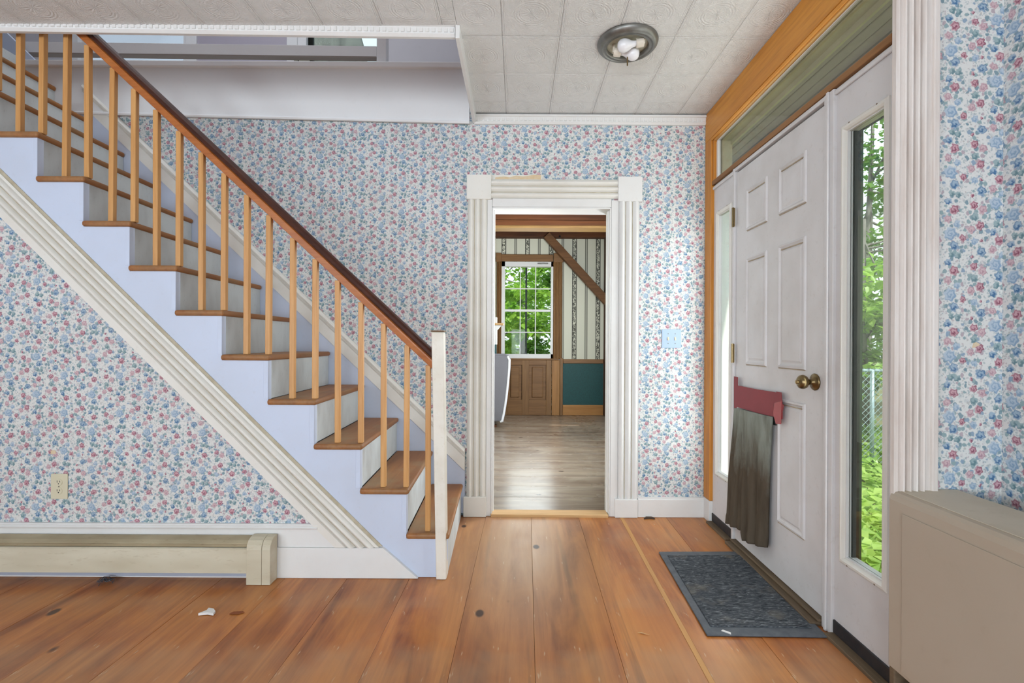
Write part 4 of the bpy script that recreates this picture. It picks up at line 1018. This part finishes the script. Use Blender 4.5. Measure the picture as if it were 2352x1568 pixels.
bm = NB(); c0 = G(240, 1337)
for k in range(46):
    a = Vector((random.gauss(0, .016), random.gauss(0, .010), abs(random.gauss(0.008, .006)) + .001)); b = a + Vector((random.uniform(-.02, .02), random.uniform(-.02, .02), random.uniform(-.004, .006)))
    b.z = max(b.z, .001); tube(bm, [c0 + a, c0 + (a + b) / 2 + Vector((0, 0, .003)), c0 + b], .0014, 4)
mk('dust_clump', bm, plain('grey_dust', '54545a', .95), label='grey clump of dust under the edge of the heater', cat='dust', kind='stuff')

# ================================================================== BACK ROOM
YR = 7.35
def fx(u, v=700): return P(u, v, YR).x
def fz(v, u=1265): return P(u, v, YR).z
wx0, wx1, wz0, wz1 = fx(1152), fx(1270), fz(821), fz(602)
bm = NB()
for x0, x1, z0, z1 in ((-1.46, wx0, 0, 2.9), (wx1, 1.95, 0, 2.9), (wx0, wx1, 0, wz0), (wx0, wx1, wz1, 2.9)): box(bm, x0, x1, YR, YR + .12, z0, z1)
mk('wall_far', bm, STRIPE, label='cream wall with black scrolled stripes in the room beyond the doorway', cat='wall', kind='structure')
mk('wall_far_left', box(NB(), -1.46, -1.36, 3.19, YR, 0, 2.9), STRIPE, label='left wall of the room beyond the doorway', cat='wall', kind='structure')
bm = NB(); box(bm, 1.27, 1.37, 3.19, 5.0, 0, 2.9); box(bm, 1.27, 2.75, 5.0, 5.1, -.46, 2.9); box(bm, 1.95, 2.05, 5.1, YR + .12, 0, 2.9)
mk('wall_far_right', bm, SIDING, label='right wall of the back room, white clapboard outside', cat='wall', kind='structure')
ce2 = mk('ceiling_far', box(NB(), -1.46, 2.05, 4.31, YR + .12, 2.88, 2.98), BEAM, label='dark board ceiling of the back room', cat='ceiling', kind='structure')
for k in range(10):
    o = mk('ceiling_board', box(NB(), -1.36, 1.95, 4.38 + k * .29, 4.375 + (k + 1) * .29 - .006, 2.86, 2.88), BEAM, ce2, bevel=.003, seg=1)
mk('floor_far_right', box(NB(), 1.5, 1.95, 5.1, YR, -.022, 0), PLANK2, label='corner of plank floor in the back room', cat='floor', kind='structure')
bm = NB(); box(bm, -1.36, 1.95, 7.20, YR - .001, fz(549), 2.86); o = mk('trim_10', bm, BEAM, bevel=.012, label='dark hewn plate beam along the far wall', cat='beam', kind='structure')
for u in (1254, 1286): mk('peg', lathe(NB(), [(0, 0), (.016, 0), (.016, .006), (0, .008)], P(u, 543, 7.195), (0, -1, 0), 10), plain('dark_peg', '140d09', .9) if not bpy.data.materials.get('dark_peg') else bpy.data.materials['dark_peg'], o)
YN = 5.6
zA, zB, zC = P(1265, 521, YN).z, P(1265, 505, YN).z, 2.86
t = thing('trim_11', 'double dark hewn ceiling beam across the top of the doorway view', 'beam', (-.2, YN, zA), kind='structure')
mk('lower_timber', box(NB(), -1.36, 1.5, YN, YN + .2, zA + .02, zB), BEAM, t, bevel=.006)
mk('upper_timber', box(NB(), -1.36, 1.5, YN + .004, YN + .2, zB + .004, zC), BEAM, t, bevel=.006)
mk('worn_lower_edge', box(NB(), -1.36, 1.5, YN - .004, YN + .2, zA - .012, zA + .018), wood('worn_beam_edge', '8f6d42', 'a9854f', '6d4d2c', axis=0, rough=.7), t, bevel=.006)  # lit lower edge of the beam, its light put into a paler wood
mk('trim_12', box(NB(), fx(1386.5), fx(1406), 7.14, YR - .001, 0, 2.86), BEAMV, bevel=.01, label='dark corner post at the right of the far wall', cat='post', kind='structure')
b0, b1 = P(1260, 548, 7.27), P(1392, 693, 7.27); dbr = (b1 - b0).normalized(); nbr = Vector((-dbr.z, 0, dbr.x))
bm = NB(); sweep(bm, [(-.055, 0), (-.055, .11), (.055, .11), (.055, 0)], b0 - dbr * .05, b1 + dbr * .02, nbr, (0, -1, 0)); mk('trim_13', bm, BRACE, bevel=.006, label='slanting brown brace between plate beam and corner post', cat='brace', kind='structure')
# window
t = thing('window_4', 'twelve-pane sash window with brown casing at the far end', 'window', ((wx0 + wx1) / 2, YR, wz0), kind='structure')
yf = YR - .035
for u0, u1 in ((1141, 1152.5), (1270, 1291)):
    x0, x1 = fx(u0), fx(u1); bm = NB(); sweep(bm, reeds(x1 - x0, 3, .024, .012), (x0, YR, wz0 - .02), (x0, YR, fz(602)), (1, 0, 0), (0, -1, 0)); mk('side_casing', bm, BROWNT, t)
mk('head_casing', box(NB(), fx(1150), fx(1270), YR - .032, YR, fz(601), fz(585)), BROWNX, t, bevel=.008)
for u0, u1 in ((1139, 1151), (1271, 1293)): mk('corner_block', box(NB(), fx(u0), fx(u1), YR - .04, YR, fz(602.5), fz(582)), BROWNX, t, bevel=.004)
mk('window_stool', box(NB(), fx(1140), fx(1284), YR - .06, YR, wz0 - .035, wz0 - .012), BROWNX, t, bevel=.005)
fw = .05
bm = NB()
for a, b, c, d in ((wx0, wx0 + fw, wz0 - .012, wz1), (wx1 - fw * .6, wx1, wz0 - .012, wz1)): box(bm, a, b, YR - .03, YR + .08, c, d)
box(bm, wx0, wx1, YR - .03, YR + .08, wz1 - .07, wz1); box(bm, wx0, wx1, YR - .03, YR + .08, wz0 - .012, wz0 + .05)
mk('sash_frame', bm, WHITE, t)
gx0, gx1, gz0, gz1 = wx0 + fw, wx1 - fw * .6, wz0 + .05, wz1 - .07
for k in (1, 2): mk('muntin', box(NB(), gx0 + (gx1 - gx0) * k / 3 - .007, gx0 + (gx1 - gx0) * k / 3 + .007, YR + .02, YR + .05, gz0, gz1), WHITE, t)
for k in (1, 2, 3):
    hh = .016 if k == 2 else .007
    mk('meeting_rail' if k == 2 else 'muntin', box(NB(), gx0, gx1, YR + .018, YR + .052, gz0 + (gz1 - gz0) * k / 4 - hh, gz0 + (gz1 - gz0) * k / 4 + hh), WHITE, t)
for r in range(4):
    for c in range(3):
        mk('pane', box(NB(), gx0 + (gx1 - gx0) * c / 3 + .007, gx0 + (gx1 - gx0) * (c + 1) / 3 - .007, YR + .032, YR + .036, gz0 + (gz1 - gz0) * r / 4 + .008, gz0 + (gz1 - gz0) * (r + 1) / 4 - .008), GLASS, t)
xs_ = P(1208.5, 700, YR + .1).x
mk('storm_bar', box(NB(), xs_ - .014, xs_ + .014, YR + .085, YR + .11, gz0, gz1), BLACK, t)
mk('sash_lock', box(NB(), fx(1234), fx(1258), YR - .045, YR - .03, wz1 - .035, wz1 - .015), PEWTER, t, bevel=.003)
# wainscot
t = thing('wainscot', 'brown panelled wainscot below the far window', 'wainscot', (.0, YR, 0), kind='structure')
x0, x1 = fx(1100), fx(1267); zt2 = wz0 - .036
mk('backing_board', box(NB(), x0, x1, YR - .012, YR - .001, 0, zt2), BROWNX, t)
for a, b in ((1100, 1167), (1200, 1216), (1255, 1267)):
    mk('stile', box(NB(), fx(a), fx(b), YR - .046, YR - .012, 0, zt2), BROWNT, t, bevel=.004)
for c, d in ((0, fz(917)), (fz(838), zt2)):
    mk('rail', box(NB(), fx(1167), fx(1255), YR - .044, YR - .012, c, d), BROWNX, t, bevel=.004)
for a, b in ((1169, 1198), (1218, 1253)):
    mk('raised_field', box(NB(), fx(a) + .03, fx(b) - .03, YR - .034, YR - .012, fz(917) + .03, fz(838) - .03), BROWNX, t, bevel=.016)
mk('corner_board', box(NB(), fx(1268), fx(1286), YR - .035, YR - .001, 0, zt2), wood('knotty_pine_board', '9c6f3c', 'b07f49', '80552b', axis=2, rough=.5, knots=True), t, bevel=.004)
mk('end_strip', box(NB(), fx(1286.5), fx(1293), YR - .045, YR - .001, 0, zt2 + .03), BROWNT, t, bevel=.004)
t = thing('green_wainscot', 'dark green wainscot panel between window and corner post', 'wainscot', (fx(1340), YR, 0), kind='structure')
gx_0, gx_1 = fx(1293.5), fx(1386)
mk('green_panel', box(NB(), gx_0, gx_1, YR - .012, YR - .001, fz(929), fz(834)), GREEN, t)
mk('chair_rail', box(NB(), gx_0, gx_1, YR - .035, YR - .001, fz(834), fz(824)), BROWNX, t, bevel=.006)
mk('base_board', box(NB(), gx_0, gx_1, YR - .025, YR - .001, 0, fz(929)), wood('knotty_pine_base', 'a9763f', 'bd8a50', '8b5c2e', axis=0, rough=.5, knots=True), t, bevel=.004)
# strips and mantel at the left
t = thing('mantel', 'white mantel with a projecting bare wood shelf at the left of the doorway view', 'mantel', (-.6, 6.9, .6))
def mx(u): return P(u, 750, 6.9).x
mz = lambda v: P(1140, v, 6.9).z
mk('shelf', box(NB(), -1.3, mx(1157), 6.8, 7.1, mz(746.5), mz(742)), BARE, t, bevel=.004)
mk('bracket', prism(NB(), [(-1.3, mz(747)), (mx(1150), mz(747)), (mx(1142), mz(757)), (-1.3, mz(757))], 'y', 6.84, 7.1), WHITE, t)
mk('face_panel', box(NB(), -1.3, mx(1141), 6.86, 7.1, mz(791), mz(757)), WHITE, t)
mk('lower_panel', box(NB(), -1.3, mx(1139.5), 6.87, 7.1, 0.0, mz(791)), GREEN, t)
mk('candle_box', box(NB(), -1.0, mx(1141.5), 6.88, 7.0, mz(742), mz(728)), WHITE, t, bevel=.006)
mk('corner_strip', box(NB(), fx(1131), fx(1137.5), YR - .05, YR - .001, 0.75, fz(550)), wood('ochre_strip', '8f7435', 'a68a45', '74602a', axis=2, rough=.5), t, bevel=.004)
# upholstered chair seen from its side
t = thing('armchair', 'pale grey upholstered chair back with white piping beyond the doorway', 'armchair', (-.55, 6.5, 0))
yc = 6.2
def cpt(u, v): p = P(u, v, yc); return (p.x, p.z)
out = [cpt(1158, 814), cpt(1167, 818), cpt(1171.5, 826), cpt(1171, 845), cpt(1168, 880), cpt(1164, 915), cpt(1158.5, 950), cpt(1155, 967), cpt(1150, 968.5)]
prof = [( -.95, out[-1][1]), (-.95, out[0][1] - .01), (-.62, out[0][1] + .005)] + out
bm = NB(); prism(bm, prof, 'y', yc, yc + .5); mk('back_cushion', bm, UPH, t, bevel=.03, seg=4, smooth=True)
bm = NB(); tube(bm, [Vector((x - .008, yc + .004, z)) for x, z in out[1:]], .016, 8); mk('piping', bm, PIPE, t, smooth=True)
bm = NB(); tube(bm, [Vector((-.95, yc + .01, out[0][1] - .008)), Vector((-.62, yc + .01, out[0][1] + .004)), Vector((out[0][0], yc + .01, out[0][1] - .004))], .012, 8); mk('top_seam', bm, UPH, t, smooth=True)
for xx in (-.9, -.3): mk('foot', box(NB(), xx, xx + .04, yc + .05, yc + .09, 0, .03), BEAMV, t)

# ================================================================== OUTSIDE
mk('ground', box(NB(), 1.28, 40, -6, 60, -.6, -.46), GROUND, label='leafy ground of the garden outside the front door', cat='ground', kind='structure')
mk('ground', box(NB(), -30, 1.28, 4.32, 60, -.6, -.46), GROUND, label='leafy ground behind the house', cat='ground', kind='structure')
t = thing('porch_eave', 'grey boarded eave above the front door outside the transom', 'eave', (1.4, 2.2, 2.34), kind='structure')
for k in range(4): mk('soffit_board', box(NB(), 1.272 + k * .057, 1.325 + k * .057, .8, 4.6, 2.34, 2.355), SOFF, t, bevel=.003, seg=1)
mk('fascia', box(NB(), 1.502, 1.52, .8, 4.6, 2.29, 2.56), SOFF, t)
mk('roof_deck', box(NB(), 1.272, 1.502, .8, 4.6, 2.36, 2.56), SOFF, t)
def leaves(name, mat, centres, n, size, rng, parent, label=None, flat=.6):
    vs, fs = [], []
    for k in range(n):
        c, r = rng.choice(centres)
        while True:
            p = Vector((rng.uniform(-1, 1), rng.uniform(-1, 1), rng.uniform(-1, 1)))
            if p.length < 1: break
        p = Vector(c) + Vector((p.x * r, p.y * r, p.z * r * flat))
        a = rng.uniform(0, 2 * PI); el = rng.gauss(-.25, .45)
        dr = Vector((math.cos(a) * math.cos(el), math.sin(a) * math.cos(el), math.sin(el)))
        sd = dr.cross(Vector((rng.gauss(0, .35), rng.gauss(0, .35), 1))).normalized(); up = sd.cross(dr)
        s = size * rng.uniform(.6, 1.25); i = len(vs)
        vs += [p, p + dr * s * .45 + sd * s * .36 + up * s * .10, p + dr * s, p + dr * s * .45 - sd * s * .36 + up * s * .10]
        fs += [(i, i + 1, i + 2), (i, i + 2, i + 3)]
    me = bpy.data.meshes.new(name); me.from_pydata([tuple(v) for v in vs], [], fs); me.materials.append(mat)
    o = bpy.data.objects.new(name, me); col.objects.link(o); adopt(o, parent)
    if label: o['label'] = label
    return o
def tree(label, base, h, lean, crown, n, size, mat, tr=.07, seed=1, group=None):
    rng = random.Random(seed); t = thing('tree', label, 'tree', base, group)
    b = Vector(base); top = b + Vector((lean[0], lean[1], h))
    mid = (b + top) / 2 + Vector((rng.uniform(-.1, .1), rng.uniform(-.1, .1), 0))
    tk = mk('trunk', tube(NB(), [b, mid, top], [tr, tr * .75, tr * .3], 9), BARK, t, smooth=True)
    cen = []
    cc, cr, cf = crown
    for k in range(26):
        while True:
            p = Vector((rng.uniform(-1, 1), rng.uniform(-1, 1), rng.uniform(-1, 1)))
            if .35 < p.length < 1: break
        cen.append((Vector(cc) + Vector((p.x * cr, p.y * cr, p.z * cr * cf)), cr * rng.uniform(.16, .34)))
    for c, r in cen[:9]:
        s = b + (top - b) * rng.uniform(.45, .9)
        mk('branch', tube(NB(), [s, (s + c) / 2 + Vector((0, 0, .08)), c], [tr * .3, tr * .2, tr * .07], 5), BARK, t)
    leaves('foliage', mat, cen, n, size, rng, t)
    return t
tree('sunlit maple leaning over the chain-link fence', (5.9, 8.3, -.46), 3.6, (-.2, -.2), ((5.8, 8.2, 2.3), 1.6, .9), 3600, .17, LEAF1, .07, 3, 'trees in the garden')
tree('bushy young maple low behind the fence post', (5.35, 7.75, -.46), 1.7, (.1, .2), ((5.5, 7.7, .95), 1.05, .95), 2600, .14, LEAF3, .04, 5, 'trees in the garden')
tree('tall thin tree far behind the fence', (11.4, 16.0, -.46), 9.0, (.2, .1), ((11.4, 16, 6.0), 2.8, 1.1), 3600, .22, LEAF2, .14, 8, 'trees in the garden')
tree('dense green tree farther back in the garden', (8.3, 11.75, -.46), 3.4, (.2, .1), ((8.3, 11.75, 1.6), 1.85, .9), 3600, .2, LEAF2, .1, 9, 'trees in the garden')
tree('pale green thin-stemmed tree close to the far window', (-.7, 11.6, -.46), 3.6, (.3, .1), ((-.5, 11.6, 2.0), 1.45, 1.05), 3000, .17, LEAF1, .06, 11, 'trees behind the far window')
tree('darker bushy tree right of centre behind the far window', (1.4, 14.6, -.46), 3.8, (-.2, .1), ((1.3, 14.6, 2.0), 1.75, .95), 3600, .17, LEAF2, .08, 12, 'trees behind the far window')
tree('tall tree farthest behind the far window', (.2, 20.0, -.46), 6.0, (.1, .1), ((.1, 20, 3.0), 3.3, .95), 5200, .26, LEAF2, .12, 14, 'trees behind the far window')
t = thing('tree', 'thick grey tree trunk outside the upstairs window', 'tree', (-2.3, 5.7, -.46))
YT_ = 5.7
tq = [(P(718, 300, YT_).x, -.46, .60), (P(712, 300, YT_).x, P(712, 300, YT_).z, .56), (P(762, 118, YT_).x, P(762, 118, YT_).z, .40), (P(735, 20, YT_).x, P(735, 20, YT_).z, .37), (P(700, -300, YT_).x, 7.0, .25)]
mk('trunk', tube(NB(), [(x, YT_, z) for x, z, r in tq], [r for x, z, r in tq], 20), BARK, t, smooth=True)
rng = random.Random(21)
cen = [((rng.uniform(3.25, 7.6), rng.uniform(2.6, 8.5), -.42 + rng.uniform(0, .12)), rng.uniform(.2, .4)) for _ in range(260)]
cen += [((rng.uniform(2.1, 3.3), rng.uniform(2.6, 4.4), -.42 + rng.uniform(0, .12)), rng.uniform(.2, .4)) for _ in range(60)]
o = leaves('ground_cover', LEAF3, cen, 19000, .11, rng, None, flat=.55); props(o, 'bright green leafy undergrowth on the ground before the fence', 'undergrowth', kind='stuff')
# chain-link fence
YFN = 6.0
pp = P(2003.5, 860, YFN); ztr = P(2003, 851, YFN).z
t = thing('chain_link_fence', 'galvanised chain-link fence seen through the tall sidelight', 'fence', (pp.x, YFN, -.46))
for dx in (-2.4, 0, 2.4): mk('post', tube(NB(), [(pp.x + dx, YFN, -.46), (pp.x + dx, YFN, ztr + .01)], .024, 12), GALV, t, smooth=True)
mk('top_rail', tube(NB(), [(pp.x - 2.4, YFN, ztr + .012), (pp.x + 2.4, YFN, ztr - .01)], .019, 10), GALV, t, smooth=True)
bm = NB(); xa_, xb_, za_, zb_ = pp.x - 1.2, pp.x + 1.2, -.45, ztr + .03
st_ = .075; hgt = zb_ - za_
k = -int(hgt / st_) - 1
while xa_ + k * st_ < xb_:
    for sg in (1, -1):
        xs0 = xa_ + k * st_ if sg == 1 else xa_ + k * st_ + hgt
        p, q_ = Vector((xs0, YFN - .02 - .003 * sg, za_)), Vector((xs0 + sg * hgt, YFN - .02 - .003 * sg, zb_))
        lo_, hi_ = max(xa_, min(p.x, q_.x)), min(xb_, max(p.x, q_.x))
        if hi_ - lo_ > .01:
            f0, f1 = (lo_ - p.x) / (q_.x - p.x), (hi_ - p.x) / (q_.x - p.x)
            tube(bm, [p + (q_ - p) * f0, p + (q_ - p) * f1], .0035, 4, False)
    k += 1
mk('chain_link_mesh', bm, GALV, t, kind='stuff')

# ================================================================== ADDED WINDOWS OUT OF VIEW (frames for the fill lamps, solid wall behind)
SHADE = plain('white_window_shade', 'f2f2f0', .8)
def added_window(n, label, c, axis):
    t = thing('window_%d' % n, label, 'window', c, kind='structure')  # added windows, numbered on after the real ones
    def bx(a0, a1, d0, d1, z0, z1):
        if axis == 'y': return box(NB(), c[0] + a0, c[0] + a1, c[1] + d0, c[1] + d1, c[2] + z0, c[2] + z1)
        return box(NB(), c[0] + d0, c[0] + d1, c[1] + a0, c[1] + a1, c[2] + z0, c[2] + z1)
    for a in (-.78, .68): mk('side_casing', bx(a, a + .1, 0, .03, -.85, .85), WHITE, t)
    mk('window_head', bx(-.8, .8, 0, .03, .85, .97), WHITE, t); mk('window_sill', bx(-.82, .82, 0, .07, -.9, -.85), WHITE, t)
    mk('window_shade', bx(-.68, .68, 0.002, .012, -.85, .85), SHADE, t)
added_window(7, 'shaded window behind the viewer, left', (-2.6, -5.2, 1.5), 'y')
added_window(8, 'shaded window behind the viewer, right', (-.4, -5.2, 1.5), 'y')
added_window(9, 'shaded window in the far left wall', (-3.8, -1.7, 1.5), 'x')
